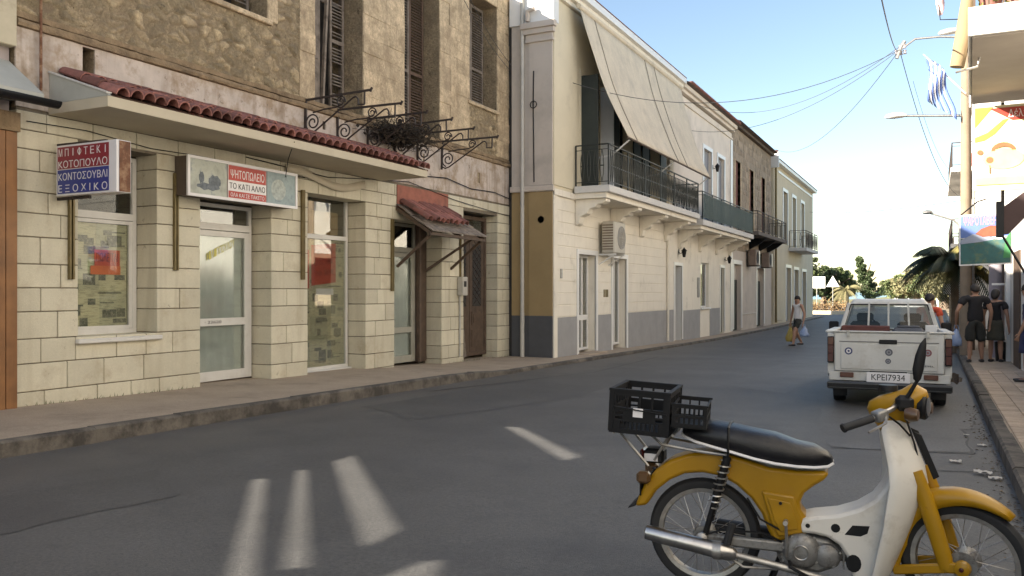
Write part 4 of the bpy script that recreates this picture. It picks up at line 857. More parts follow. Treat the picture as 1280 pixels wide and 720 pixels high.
for o in U4: MB().box(X2-.2,X2-.16,o[0],o[1],o[2],o[3]).build('shutter',m_rsh,H4,smooth=0); [block(a,b,o[2]+k*.4,o[2]+k*.4+.39,X2-.015,-8.8,m_ash,'jamb_stone',.01,H4) for k in range(8) for a,b in ((o[0]-.22,o[0]),(o[1],o[1]+.22))]
for o in G4: surround(H4,o,m_pvc,.2,X2); MB().box(X2-.25,X2-.2,o[0],o[1],-.45,2.0).build('green_door',m_shad,H4,smooth=0); MB().box(X2-.25,X2-.21,o[0],o[1],2.02,o[3]).build('fanlight',m_sid,H4,smooth=0)
MB().box(X2-.02,X2+.04,42.3,45.6,.3,.32).build('ledge',m_pvc,H4,smooth=0)
B4=MB().box(X2,-7.55,41.0,49.6,4.15,4.32).build('balcony',M('dark_slab',(.13,.11,.095),.9,.2,2),H4,smooth=0); railing(B4,-7.6,X2+.04,41.1,49.5,4.32,5.3,m_irn,.25,ornate=False)
for y in (41.3,44.0,46.6,49.0): MB().prism([(X2,4.14),(-7.7,4.14),(-8.0,3.9),(X2,3.6)],y,y+.2).build('console',m_blk,B4,smooth=0)
MB().box(X2-.2,X2+.16,39.87,50.5,9.3,9.44).build('eave_board',m_brwn,H4,smooth=0); MB().prism([(-16.5,9.45),(X2+.4,9.45),(-12.5,10.8)],39.9,50.5).build('roof',bpy.data.materials['dark_roof_tile'],H4,smooth=0)
for y,lab in ((43.6,'dusty air conditioner under the iron balcony of the brown stone house'),(47.3,'white edged air conditioner past the green double door of the brown stone house')):
    a2=thing('air_conditioner',lab,'air conditioner',(X2,y,2.9)); MB().cbox(X2+.1,X2+.5,y-.5,y+.5,2.75,3.55,.03).build('casing',M('ac_brown',(.20,.15,.12),.6) if y<44 else bpy.data.materials['ac_brown'],a2,smooth=0); MB().box(X2+.501,X2+.51,y+.30,y+.47,2.8,3.5).build('edge_panel',m_pvc,a2,smooth=0); MB().lathe([(0,0),(.28,0),(.3,.01)],(X2+.503,y-.1,3.15),'X',20).build('fan_grille',m_dark,a2)
    MB().bar((X2,y,2.73),(X2+.5,y,2.73),.6,.04).build('bracket',m_irn,a2,smooth=0)
# ------------------------------------------------------------------ yellow end house
H5=thing('yellow_house','pale yellow two storey house with iron balcony at the end of the row','house',(X2,60,-.5))
m_yel=M('pale_yellow_render',(.60,.52,.38),.85,.05,1,stain=(.5,.42,.27),sscale=.8,samt=.4)
U5=[(54.3,56.0,4.4,7.7),(58.0,59.6,4.4,7.7),(62.0,63.6,4.4,7.7)]; G5=[(55.4,57.4,-.6,2.95),(58.8,60.8,-.6,2.9),(62.6,64.6,-.6,2.85)]
MB().box(-18,-9.0,50.5,68.2,-.6,9.0).build('house_body',m_dark,H5,smooth=0)
MB().wall('X',-9.0,X2+.05,51.0,68.4,-.6,9.0,U5+G5).build('wall',m_yel,H5,smooth=0); MB().box(-12,X2+.05,50.94,50.999,-.6,9.2).build('side_wall',m_yel,H5,smooth=0)
MB().box(X2+.051,X2+.09,52.4,67.8,8.6,8.75).box(X2-.3,X2+.35,50.9,68.6,9.0,9.2).build('cornice',m_pvc,H5,smooth=0,bevel=.015)
MB().box(-10.5,X2+.35,50.8,50.94,8.7,9.6).build('gable_end',m_pvc,H5,smooth=0)
for o in U5+G5: MB().box(X2-.2,X2-.15,o[0],o[1],max(o[2],-.55),o[3]).build('shutter',bpy.data.materials['blue_grey_shutter'],H5,smooth=0); surround(H5,o,m_pvc,.2,X2+.05)
B5=MB().box(X2+.05,-7.4,56.5,62.5,4.05,4.25).build('balcony',m_slab,H5,smooth=0); railing(B5,-7.45,X2+.1,56.6,62.4,4.25,5.35,m_irn,.3)
MB().tube([(X2+.12,51.3,9.0),(X2+.12,51.3,-.4)],.06,8).build('downpipe',m_brs,H5)
MB().prism([(-18,9.21),(X2+.4,9.21),(-13,10.4)],50.95,68.6).build('roof',m_tile,H5,smooth=0)
r5=random.Random(3); mb=MB()
for k in range(5): mb.lathe([(.1,0),(.11,.5)],(X2-.2-.3*k,50.9,9.6),'X',7,0,math.pi)
stuff(mb.build('gable_tiles',m_tile,H5,solid=.02))
MB().bar((X2+.05,52.2,-.3),(X2+.05,52.2,-.29),.5,.5).build('doorstep',m_pave,H5,smooth=0)
# ------------------------------------------------------------------ right side of the street
XR2=1.55
m_rw=M('right_white_render',(.62,.60,.56),.85,.06,1.2,stain=(.5,.46,.4),sscale=1,samt=.4)
RB=thing('corner_building','pale shop building with projecting balcony lining the pavement behind the pickup','building',(3,8,0))
MB().wall('X',XR2,9,-24,23.0,-.5,9.5,[]).build('wall',m_rw,RB,smooth=0)
for y in (17.2,20.0): MB().box(XR2-.03,XR2+.01,y,y+1.5,-.2,2.3).build('shop_door',m_brwn,RB,smooth=0)
MB().cbox(XR2-.10,XR2-.001,22.6,23.05,-.3,8.0,.01).build('corner_pilaster',m_pvc,RB,smooth=0)
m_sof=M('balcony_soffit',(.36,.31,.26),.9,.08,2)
SL=MB().prism([(.30,10.0),(XR2,10.0),(XR2,13.6),(.41,13.6)],4.12,4.42,'Z').build('balcony',m_rw,RB,smooth=0,bevel=.008)
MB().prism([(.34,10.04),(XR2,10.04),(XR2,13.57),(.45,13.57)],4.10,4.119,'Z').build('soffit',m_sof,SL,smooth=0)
rg=MB(); rg.bar((.36,10.05,5.3),(XR2,10.05,5.3),.04,.04).bar((.36,10.05,5.3),(.46,13.5,5.3),.04,.04)
for k in range(10): rg.bar((lerp(.36,XR2,k/9),10.05,4.42),(lerp(.36,XR2,k/9),10.05,5.3),.02,.02)
for k in range(1,24): rg.bar((lerp(.36,.46,k/24),lerp(10.05,13.5,k/24),4.42),(lerp(.36,.46,k/24),lerp(10.05,13.5,k/24),5.3),.016,.016)
rg.build('railing',m_brwn,SL,smooth=0)
MB().tube([(.42,13.0,3.95),(.42,13.0,4.12)],.02,6).tube([(1.1,13.0,3.95),(1.1,13.0,4.12)],.02,6).build('sign_hanger',m_stl,SL)
# flower pots on the balcony
fl=M('yellow_green_leaves',(.20,.22,.05),.7,.2,5,island=.4,trans=0)
for i,(x,lab) in enumerate(((.52,'trailing pot plant at the outer corner of the sunlit balcony'),(.75,'bushy pot plant in the middle of the sunlit balcony railing'))):
    t=thing('pot_plant',lab,'plant',(x,10.22,4.42)); MB().lathe([(0,0),(.09,0),(.12,.2),(.10,.2),(.09,.17),(0,.17)],(x,10.22,4.425),'Z',14).build('pot',m_tile,t)
    r=random.Random(i); l_=MB()
    for k in range(160):
        c=Vector((x+r.gauss(0,.1),10.2+r.gauss(0,.08),4.66+r.gauss(0,.10))); a=Vector((r.gauss(0,1),r.gauss(0,1),r.gauss(0,1))).normalized()*.035; b=a.orthogonal()*.5; l_.quad(c-a,c+b,c+a,c-b)
    l_.build('foliage',fl,t,smooth=0)
# rolled awning leaning out over the balcony edge
ra=thing('rolled_awning','cream canvas awning rolled up on the outer edge of the sunlit balcony','awning',(.25,10.9,4))
MB().tube([(.345,10.9,5.0),(.29,10.9,4.45),(.215,10.9,4.02)],[.055,.085,.075],12).build('rolled_canvas',M('cream_canvas',(.27,.195,.11),.9,.08,3),ra); MB().tube([(.20,10.9,3.96),(.42,10.9,4.0),(.45,10.9,4.14)],.014,6).build('arm',m_stl,ra)
# shop sign board with ice cream pictures, hanging across the pavement
m_pal=M('banner_cream',(.64,.60,.40),.6,.05,3); m_yel2=M('banner_yellow',(.60,.38,.05),.6,.08,4); m_brn2=M('banner_brown',(.22,.10,.04),.6,.2,12)
bn=thing('ice_cream_banner','sunlit cream and yellow advertising board hanging under the balcony across the pavement','sign',(.8,13,2.8))
MB().box(.45,1.22,12.97,13.03,2.80,3.94).build('board',m_pal,bn,smooth=0,bevel=.006)
yb_=12.966
FLN=[0]
def flat(poly,mat,dy=0,nm='print'): FLN[0]+=1; MB().prism(poly,yb_-.003-.0012*FLN[0],yb_-.0001*FLN[0],'Y').build(nm,mat,bn,smooth=0)
flat([(.47,3.92),(.68,3.92),(.47,3.66)],m_yel2); flat([(.47,3.52),(.62,3.58),(.80,3.74),(.86,3.75),(.70,3.56),(.58,3.48),(.47,3.46)],m_yel2,.0)
flat([(.64,3.90),(1.20,3.90),(1.20,3.73),(.90,3.73)],m_sgnr); text('Δέλτα',(.86,yb_-.0085,3.765),(1,0,0),(0,0,1),.28,.11,m_sgnw,bn)
flat([(.80+.24*math.cos(k*.4),3.22+.14*math.sin(k*.4)) for k in range(16)],M('banner_lemon',(.62,.55,.22),.6))
for cx,cz,r in ((.53,3.32,.035),(.645,3.21,.045)): flat([(cx+r*math.cos(k*.5236),cz+r*math.sin(k*.5236)) for k in range(12)],m_brn2)
flat([(.64,3.14),(.65,3.14),(.65,3.03),(.64,3.03)],m_brn2,.001)
flat([(.80+.14*math.cos(a),3.33+.11*math.sin(a)) for a in [math.pi*k/8 for k in range(9)]]+[(.80+.10*math.cos(a),3.33+.05*math.sin(a)) for a in [math.pi-math.pi*k/8 for k in range(9)]],m_brn2,.001)
flat([(.48,2.98),(1.18,2.98),(1.18,2.88),(.48,2.88)],M('banner_strip',(.58,.52,.22),.6))
# tavern sign with a fish on green water
fs=thing('fish_tavern_sign','square tavern sign with a brown fish over green water, hanging by the pole','sign',(.7,16,1.9))
q0=Vector((.37,16.0,1.90)); qx=Vector((.72,-.10,.02)); qz=Vector((0,0,.80)); nrm=qx.cross(qz).normalized()
def fpoly(pts,mat,d,nm='print'):
    mb=MB(); P=[q0+qx*a+qz*b+nrm*d for a,b in pts]; mb.add(P+[p-nrm*.004 for p in P],[tuple(range(len(P))),tuple(range(2*len(P)-1,len(P)-1,-1))]+[(i,(i+1)%len(P),(i+1)%len(P)+len(P),i+len(P)) for i in range(len(P))]); return mb.build(nm,mat,fs,smooth=0)
mb=MB(); P=[q0+qx*a+qz*b for a,b in ((-.03,-.03),(1.03,-.03),(1.03,1.03),(-.03,1.03))]; mb.add(P+[p-nrm*.05 for p in P],[(0,1,2,3),(7,6,5,4),(0,4,5,1),(1,5,6,2),(2,6,7,3),(3,7,4,0)]); mb.build('board',m_sgnw,fs,smooth=0)
fpoly([(0,.55),(1,.55),(1,1),(0,1)],M('sign_sky',(.08,.14,.36),.5,.1,4),.006); fpoly([(0,0),(1,0),(1,.5),(.7,.48),(.5,.56),(.2,.5),(0,.54)],M('sign_water',(.02,.085,.085),.5,.2,9,stain=(.10,.12,.05),sscale=8,samt=.7),.010)
fpoly([(0,.5),(.25,.62),(.5,.58),(.75,.5),(.4,.45),(0,.42)],M('sign_mist',(.22,.25,.33),.5,.1,8),.013)
fpoly([(.30,.62),(.42,.72),(.60,.78),(.80,.76),(.90,.70),(.86,.62),(.70,.56),(.45,.55)],M('fish_brown',(.20,.05,.02),.5,.2,14),.017); fpoly([(.86,.68),(1.0,.78),(.99,.58)],bpy.data.materials['fish_brown'],.018)
fpoly([(.85,.1),(1,.1),(1,.62),(.9,.5)],M('sign_green',(.03,.16,.05),.5,.2,6),.020)
text('ΨΑΡΟΤΑΒΕΡΝΑ',q0+qx*.06+qz*.80+nrm*.008,qx,qz,.6,.15,M('sign_pink',(.60,.22,.42),.5),fs,bold=.01)
MB().tube([q0+qz*1.03,(.62,16.1,2.95),(.75,16.2,3.0)],.012,6).build('hanger',m_blk,fs)
# folded shop awning arm at the frame's right edge
ar=thing('folded_awning','folded brown shop awning with black strut over the pavement','awning',(1.2,9,2))
MB().prism([(.52,1.97),(.545,2.22),(1.5,2.98),(1.54,2.72),(.75,2.15),(.60,1.98)],8.97,9.05).build('folded_canvas',M('brown_canvas',(.055,.032,.03),.85,.2,5),ar,smooth=0); MB().tube([(.53,8.98,2.0),(.72,8.98,1.63),(1.5,8.98,.35)],.012,6).build('strut',m_blk,ar); MB().box(.50,.56,8.95,9.06,1.95,2.28).build('end_cap',m_blk,ar,smooth=0)
# utility pole with two lamps and bracket arm
PX,PY=.70,25.0
up=thing('utility_pole','pale concrete utility pole with lamp arms reaching over the road','pole',(PX,PY,gz(PY)))
MB().tube([(PX,PY,gz(PY)),(PX,PY,4),(PX,PY,9.6)],[.15,.13,.10],12).build('shaft',M('pole_concrete',(.24,.185,.13),.9,.12,3),up); MB().tube([(PX+.17,PY,.2),(PX+.17,PY,9.0)],.035,6).build('conduit',m_stl,up)
def lamphead(c,L,par,mat=m_pvc):
    x,y,z=c; mb=MB(); mb.loft([[(x+t*L,y+w_*math.cos(a),z+h*math.sin(a)*(1 if math.sin(a)>0 else .5)) for a in [2*math.pi*k/10 for k in range(10)]] for t,w_,h in ((0,.02,.02),(.08,.09,.07),(.4,.14,.11),(.8,.12,.09),(1,.04,.04))]); return mb.build('lamp_head',mat,par)
MB().tube([(PX,PY,6.05),(-.1,PY,6.12),(-.75,PY,6.18)],.035,7).build('lamp_arm',m_stl,up); lamphead((-1.25,PY,6.18),.55,up)
MB().tube([(PX,PY,8.1),(.1,PY,8.2),(-.5,PY,8.22),(-.85,PY,7.98)],.03,7).build('lamp_arm',m_stl,up); lamphead((.05,PY,8.28),.62,up)
for i in range(5): MB().lathe([(0,-.06),(.05,-.05),(.03,0),(.05,.05),(0,.06)],(-.95+.05*i+.04*(i%2),PY+.06*(i%3),7.92+.07*((i*2)%4)),'Z',8).build('insulator',M('porcelain',(.30,.28,.30),.35) if i==0 else bpy.data.materials['porcelain'],up)
MB().tube([(-.95,PY,7.75),(-.85,PY,8.05),(-.75,PY,8.2)],.05,7).build('junction_box',m_stl,up)
# flag on a staff from the pole
fg=thing('striped_flag','blue and white striped flag hanging from a short staff on the utility pole','flag',(PX,PY,7))
MB().tube([(PX,PY-.12,6.6),(-.30,PY-.12,7.75)],.016,6).build('staff',m_pvc,fg)
fb,fw=M('flag_blue',(.10,.16,.42),.8,.05,4),M('flag_white',(.66,.66,.68),.8,.04,4)
for k in range(9):
    rows=[]
    for i in range(9):
        t=i/8; rows.append([(-.30+.085*(k+j)*.75+.07*math.sin(t*5+k*.45)+.16*t,PY-.14+.09*math.sin(t*6+k*.7),7.74-t*1.25-.085*(k+j)*.75) for j in (0,1)])
    MB().sheet(rows).build('stripe',fb if k%2==0 else fw,fg,solid=.004)
fg2=thing('rolled_flag','limp pink and white flag on a staff high on the utility pole','flag',(PX,PY,9)); MB().tube([(PX,PY-.1,8.55),(.1,PY-.1,8.62),(.0,PY-.1,9.6)],.015,6).build('staff',m_blk,fg2)
MB().sheet([[(.02+.10*j*(1-.3*i/6)+.03*math.sin(i*1.3+j),PY-.1+.03*math.sin(i+2*j),9.7-.16*i) for j in range(3)] for i in range(7)]).build('cloth',M('pink_white_cloth',(.6,.42,.42),.8,.2,8),fg2,solid=.004)
# arcade cafe beyond the corner building
cf=thing('pavement_cafe','open cafe porch with round grey column and timber roof past the white corner','cafe',(2.5,27,gz(27)))
MB().box(.9,7,23.1,32.5,2.75,2.92).build('roof',M('timber_roof',(.22,.15,.10),.9,.15,2),cf,smooth=0)
for x,y,r,mm in ((1.35,24.2,.17,M('lilac_column',(.30,.27,.30),.8,.1,3)),(1.62,24.4,.10,m_och),(.95,32.2,.09,m_brwn),(.95,28,.07,m_brwn)): MB().tube([(x,y,gz(y)),(x,y,2.75)],r,14).build('column',mm,cf)
MB().bar((.9,23.2,2.1),(1.35,24.0,2.72),.10,.10).build('brace',m_brwn,cf,smooth=0); MB().bar((.9,27.3,2.05),(.9,28,2.7),.08,.08).build('brace',m_brwn,cf,smooth=0); MB().bar((1.2,23.3,1.62),(2.4,23.3,1.62),.05,.05).build('rail',m_pvc,cf,smooth=0)
MB().box(3.2,3.4,23.2,32.4,-.4,2.74).build('back_wall',M('cafe_wall',(.50,.42,.33),.9,.1,2),cf,smooth=0); 
for y in (25.5,28.8): MB().cbox(.95,1.7,y,y+.8,.25,.29,.01).tube([(1.3,y+.4,-.25),(1.3,y+.4,.25)],.04,8).build('table',m_wood,cf,smooth=0)
MB().box(3.45,9,23.2,34.5,-.5,9.5).build('bounce_block',m_rw,cf,smooth=0)  # unseen white block added to bounce sunlight onto the houses opposite
# far right houses, white in the sun
def rhouse(y0,y1,x,top,lab,mat,bal):
    t=thing('sunlit_house',lab,'house',(x+2,(y0+y1)/2,gz(y0)))
    hs=[(y,y+1.3,z,z+2.2) for z in (.0,3.6,6.6) if z+2.4<top for y in [y0+1+3*k for k in range(int((y1-y0)/3))]]
    fr_=[(x+.8+k*2.4,x+1.9+k*2.4,z,z+1.5) for k in range(2) for z in (1.2,4.2,7.0) if z+1.8<top]
    MB().wall('X',x,x+.3,y0,y1,-.7,top,hs).build('wall',mat,t,smooth=0); MB().wall('Y',y0-.01,y0+.3,x,x+7,-.7,top,fr_).build('front_wall',mat,t,smooth=0); MB().box(x+.5,x+7,y0+.5,y1,-.7,top-.1).build('house_body',m_dark,t,smooth=0); MB().box(x-.2,x+7.2,y0-.2,y1+.2,top,top+.2).build('roof_slab',mat,t,smooth=0)
    for z in bal:
        B=MB().box(x-.85,x,y0+.1,y1-.5,z,z+.16).build('balcony',mat,t,smooth=0); railing(B,x-.8,x-.02,y0+.15,y1-.6,z+.16,z+1.1,m_irn,.35,ornate=False)
        MB().box(x-.5,x-.1,y0+.3,y0+.9,z+.17,z+.7).build('chair',m_tile,B,smooth=0)
rhouse(36,46,1.35,9.0,'three storey white house with two iron balconies behind the utility pole',M('sunlit_white',(.66,.63,.58),.9,.05,1),(3.1,6.0)); rhouse(48,60,1.6,6.6,'low cream house beyond the white three storey house',m_crm,(3.1,))
# street lamp further on
sl2_=thing('street_lamp','slim street lamp on a thin pole far along the right pavement','street lamp',(.75,40,gz(40))); MB().tube([(.78,35.5,gz(35.5)),(.78,35.5,3.9),(.6,35.5,4.1),(-.2,35.5,4.4)],.035,7).build('pole',m_stl,sl2_); lamphead((-.46,35.5,4.42),.35,sl2_,m_stl)
# ------------------------------------------------------------------ overhead wires
J=(-.88,25,7.98)
def wire(lab,a,b,sag,r=.012): cable('overhead_wire',lab,[a,b],r*.62,M('wire_grey',(.06,.06,.065),.7) if 'wire_grey' not in bpy.data.materials else bpy.data.materials['wire_grey'],'overhead wires across the street',24,sag)
a=(XW+.06,*WX(646,78,XW)); wire('overhead wire from the stone house corner to the junction on the lamp arm',a,J,1.25,.014)
y,z=WX(862,163,-8.4); wire('overhead wire from the cream house eave to the junction on the lamp arm',(-8.4,y,z),J,.75,.013)
y,z=WX(872,131,-8.4); wire('upper overhead wire from the cream house roof to the junction on the lamp arm',(-8.4,y,z),(J[0],J[1],J[2]+.08),.9,.013)
y,z=WX(968,186,-8.4); wire('overhead wire from the yellow end house to the junction on the lamp arm',(-8.4,y,z),J,1.1,.015)
y,z=WX(1012,265,-8.4); wire('low overhead wire crossing from the yellow end house to the white three storey house',(-8.4,y,z),(1.4,36.5,5.0),.25,.018)
xa,za=WY(1098,-20,9); wire('thick cable coming down from overhead to the lamp arm junction',(xa,9,za),J,.25,.013); wire('slack cable dropping from the lamp arm junction to the white three storey house',J,(1.0,38,5.2),1.0,.016)
xb,zb_=WY(1192,215,34); wire('thin cable sagging from the lamp arm to the white house balcony',(-.55,25,7.1),(xb,34,zb_),.5,.008)
for k,(u0,u1) in enumerate(((577,636),(585,643))):
    y0,z0=WX(u0,-6,XW+.3); y1,z1=WX(u1,86,XW+.08); wire(('service cable strung down the stone house across the last shutter','thinner service cable strung down the stone house beside the last window reveal')[k],(XW+.3,y0,z0),(XW+.08,y1,z1),.12,.011)
# ------------------------------------------------------------------ trees, signs and hill at the end of the street
m_lf=M('leaf_green',(.10,.125,.05),.6,.25,2,island=.45,spec=.3); m_lf2=M('leaf_dark',(.06,.085,.035),.6,.25,2,island=.45,spec=.3); m_lfy=M('leaf_yellow',(.16,.15,.075),.7,.25,2,island=.4,spec=.3)
m_brk=M('bark',(.16,.12,.085),.95,.25,6,bump=.01,bscale=20)
def leaves(mb,c,rad,n,size,r,shell=.55):
    for _ in range(n):
        d=Vector((r.gauss(0,1),r.gauss(0,1),r.gauss(0,1))).normalized()*(r.uniform(shell,1))
        p=Vector((c[0]+d.x*rad[0],c[1]+d.y*rad[1],c[2]+d.z*rad[2])); s=size*r.uniform(.6,1.4)
        a=Vector((r.gauss(0,1),r.gauss(0,1),r.gauss(0,1))).normalized()*s; b=a.cross(Vector((r.gauss(0,1),r.gauss(0,1),r.gauss(0,1)))).normalized()*s*.55
        mb.quad(p-a,p+b,p+a,p-b)
def tree(name,lab,x,y,h,w_,mat,seed,conic=False,lean=0,n=6500,group=None,cat='tree',size=None):
    r=random.Random(seed); z=gz(y)-.05; t=thing(name,lab,cat,(x,y,z),group=group)
    th=h*.35; mb=MB().tube([(x,y,z),(x+lean*.2,y,z+th*.6),(x+lean*.5,y,z+th),(x+lean,y,z+h*.8)],[w_*.09,w_*.07,w_*.055,w_*.02],8)
    for k in range(5):
        q=r.uniform(0,6.3); mb.tube([(x+lean*.4,y,z+th*.8+k*.1*h),(x+lean*.5+math.cos(q)*w_*.3,y+math.sin(q)*w_*.3,z+th+h*.12*k+.2)],[w_*.035,w_*.012],5)
    mb.build('trunk',m_brk,t); c=MB(); s=size or w_*.03
    for k in range(44):
        f=(k+r.random())/44; zz=z+lerp(h*.28,h*.97,f); rr=w_*.5*((1-f)**.8+.08 if conic else math.sin(math.pi*(.15+.8*f))**.7)
        q=r.uniform(0,6.3); d=r.uniform(.2,1)*rr; cr=max(.10*w_,rr*.42)*r.uniform(.4,.95)
        leaves(c,(x+lean*f+math.cos(q)*d*.75,y+math.sin(q)*d*.75,zz),(cr,cr,cr*.8),n//44,s,r)
    c.build('crown',mat,t,smooth=0); return t
tree('leaning_tree','dark conical tree leaning beyond the cab of the pickup',*[WY(1091,364,92)[0]],92,5.6,3.4,m_lf2,2,True,-1.3,9000,size=.11)
tree('garden_tree','round green tree beside the yellow end house',WY(1012,364,93)[0]-.5,93,6.3,4.6,m_lf,3)
tree('garden_tree','bushy dark green tree behind the white notice board',WY(1030,364,97)[0],97,4.8,4.4,m_lf2,4)
tree('garden_tree','small olive green tree behind the triangular road sign',WY(1047,364,98)[0],98,4.6,4.5,m_lf,5)
for i,(u,y,h,w_) in enumerate(((1128,150,4.5,9),(1146,140,5.2,8),(1164,128,5.5,8),(1182,110,4.6,7))):
    tree('hill_tree','olive tree on the low rise past the pickup cab',WY(u,364,y)[0],y,h,w_,m_lfy if i%2 else m_lf,20+i,group='olive trees on the low rise at the end of the street',n=5000,size=.22)
r=random.Random(5); hd_=MB()
for u in range(1006,1062,3):
    x=WY(u,364,84)[0]; leaves(hd_,(x,84+r.uniform(-1,1),gz(84)+.5),(.6,.6,r.uniform(.45,.9)),70,.09,r,.3)
tag(hd_.build('dry_hedge',M('dry_plants',(.22,.14,.065),.9,.2,3,island=.45),smooth=0),'straw coloured dry plants along the sunlit square','hedge')
def palm(lab,x,y,h,L,n,seed,trunk=.16,mat=m_lf2,droop=1.0,mat2=None):
    r=random.Random(seed); z=gz(y); t=thing('palm_tree',lab,'palm tree',(x,y,z)); MB().tube([(x,y,z),(x+.05,y,z+h*.5),(x,y,z+h)],[trunk*1.3,trunk,trunk*1.1],10).build('trunk',m_brk,t)
    for k in range(n):
        q=2*math.pi*k/n+r.uniform(-.15,.15); el=r.uniform(-.1,1.15); d=Vector((math.cos(q),math.sin(q),0)); pts=[]
        for i in range(10):
            f=i/9; pts.append(Vector((x,y,z+h))+d*(L*f*math.cos(el*.7)*(1-.12*f))+Vector((0,0,L*(math.sin(el)*f-droop*.75*f*f))))
        mb=MB().tube(pts,[.022*(1-.8*i/9) for i in range(10)],4,False); side=Vector((-d.y,d.x,0))
        for i in range(1,30):
            f=i/30*9; a=pts[int(f)].lerp(pts[min(9,int(f)+1)],f%1); ln=L*.26*math.sin(math.pi*(.12+.85*i/30)); tn=(pts[min(9,int(f)+1)]-pts[int(f)]).normalized()
            for s in (-1,1):
                tip=a+side*s*ln*.75+tn*ln*.5+Vector((0,0,-ln*.6)); wv=tn*.03; mb.add([a-wv,a+wv,tip],[(0,1,2)])
        mb.build('frond',mat2 if (mat2 and k%3==0) else mat,t,smooth=0)
palm('large palm with dark arching fronds beside the utility pole',*[WY(1192,330,29)[0]],29,2.75,1.8,44,3,.11,M('palm_dark',(.025,.04,.018),.5,.2,3),1.0,M('palm_gold',(.15,.13,.04),.6,.2,3))
palm('low yellow palm beyond the triangular road sign',WY(1058,364,90)[0],90,2.1,2.2,16,5,.2,M('palm_yellow',(.20,.18,.085),.6,.2,3))
# road signs seen from behind, low wall
m_alu=M('sign_back_white',(.66,.66,.64),.5,.04,3)
def rsign(lab,u,y,zc,poly,cat='road sign'):
    x=WY(u,364,y)[0]; t=thing('road_sign',lab,cat,(x,y,gz(y))); MB().tube([(x,y+.04,gz(y)),(x,y+.04,zc+.2)],.035,8).build('post',m_stl,t); MB().prism([(x+a,zc+b) for a,b in poly],y-.012,y+.0).build('panel',m_alu,t,smooth=0)
rsign('white rectangular notice board on a post at the end of the row',1021,84,WY(1021,353,84)[1],[(-.75,-.55),(.75,-.55),(.75,.55),(-.75,.55)]); rsign('white triangular road sign on a post by the square',1041,86,WY(1041,352,86)[1],[(-.60,-.5),(.60,-.5),(0,.56)])
rsign('small blue grey sign panel by the palm beside the orange shirt',1188,30,WY(1188,361,30)[1],[(-.2,-.17),(.22,-.17),(.22,.17),(-.2,.17)])
x0,x1=WY(1010,364,78)[0],WY(1062,364,78)[0]; tag(MB().cbox(x0,x1+2,78,78.3,gz(78)-.1,gz(78)+.3,.02).build('low_wall',m_crm),'low cream wall round the planted bed on the square','wall')
hill=MB(); rr=random.Random(9)
hill.sheet([[(x,y,-2+10*math.exp(-((x-70)/60)**2-((y-260)/50)**2)+rr.uniform(-.4,.4)) for x in range(-60,200,10)] for y in range(170,350,12)]); struct(hill.build('hill',M('scrub_hill',(.17,.16,.07),.95,.3,.15),smooth=60))
for i,(u,y) in enumerate(((1133,165),(1143,172),(1157,160))):
    x=WY(u,364,y)[0]; t=thing('hill_house','small white house with a red tiled roof on the far rise','house',(x,y,-1),group='white houses on the far rise'); MB().wall('Y',y,y+.2,x-2,x+2,-1.5,2.2,[(x-1.2,x-.4,.2,1.3),(x+.4,x+1.2,.2,1.3)]).box(x-2,x+2,y+.3,y+5,-1.5,2.2).build('wall',m_pvc,t,smooth=0); MB().prism([(x-2.3,2.2),(x+2.3,2.2),(x,3.2)],y-.3,y+5.3).build('roof',m_tile,t,smooth=0)
# ------------------------------------------------------------------ pickup truck
m_trk=M('off_white_car_paint',(.52,.515,.485),.45,.07,2,coat=.15,stain=(.34,.30,.245),sscale=3.2,samt=.55,sth=.52,pits=(.16,.09,.05,13,.70,.8),streak=(.30,.26,.21,.35))
m_lens=M('tail_lens_red',(.055,.007,.006),.25,.1,8,coat=.5); m_lena=M('tail_lens_amber',(.09,.03,.015),.3,.1,8,coat=.4); m_blkp=M('black_plastic',(.007,.007,.008),.5,.1,8,spec=.3); m_chrd=M('worn_bumper',(.09,.09,.09),.4,.2,8,metal=.6)
m_cgl=glass_mat('car_glass',(.62,.66,.68),.0)
TK=thing('pickup_truck','white old pickup truck parked at the kerb, seen from behind','pickup truck',(-.60,12.9,gz(13.2)),R_(2.5))
TK.rotation_euler=(-.015,0,R_(2.5))
L_=dict(parent=TK,local=True)
def tb(mb,name,mat,par=None,smooth=40,bevel=0,solid=0): return mb.build(name,mat,par or TK,smooth,bevel,solid,True)
# bed: floor, inner box, outer skins with wheel arches
def arch(y0,y1,z0,z1,cy,cr,cz=.30,n=12):
    lo=[(y0,z0)]
    lo+=[(cy-cr*math.cos(a),cz+cr*math.sin(a)) for a in [math.pi*k/n for k in range(n+1)] if cz+cr*math.sin(a)>z0-.001]
    return lo+[(y1,z0),(y1,z1),(y0,z1)]
for s in (-1,1):
    poly=[(.06,.46),(.30,.40),(.38,.40)]+[(.78-.40*math.cos(a),.36+.36*math.sin(a)) for a in [math.pi*k/12 for k in range(13)]]+[(1.4,.38),(2.02,.38),(2.02,1.02),(2.0,1.07),(.08,1.07),(.04,1.03)]
    lo,hi=sorted((s*.80,s*.71)); tb(MB().prism(poly,lo,hi,'X'),'bed_side',m_trk,bevel=.018)
    lo,hi=sorted((s*.83,s*.70)); tb(MB().box(lo,hi,.05,2.02,1.05,1.085),'bed_rail',m_trk,bevel=.012)
tb(MB().box(-.71,.71,.08,2.0,.52,.56),'bed_floor',m_trk,smooth=0); tb(MB().box(-.71,.71,1.98,2.02,.52,1.05),'bed_front',m_trk,smooth=0)
tg=tb(MB().cbox(-.705,.705,.0,.055,.505,1.06,.012),'tailgate',m_trk,smooth=0)
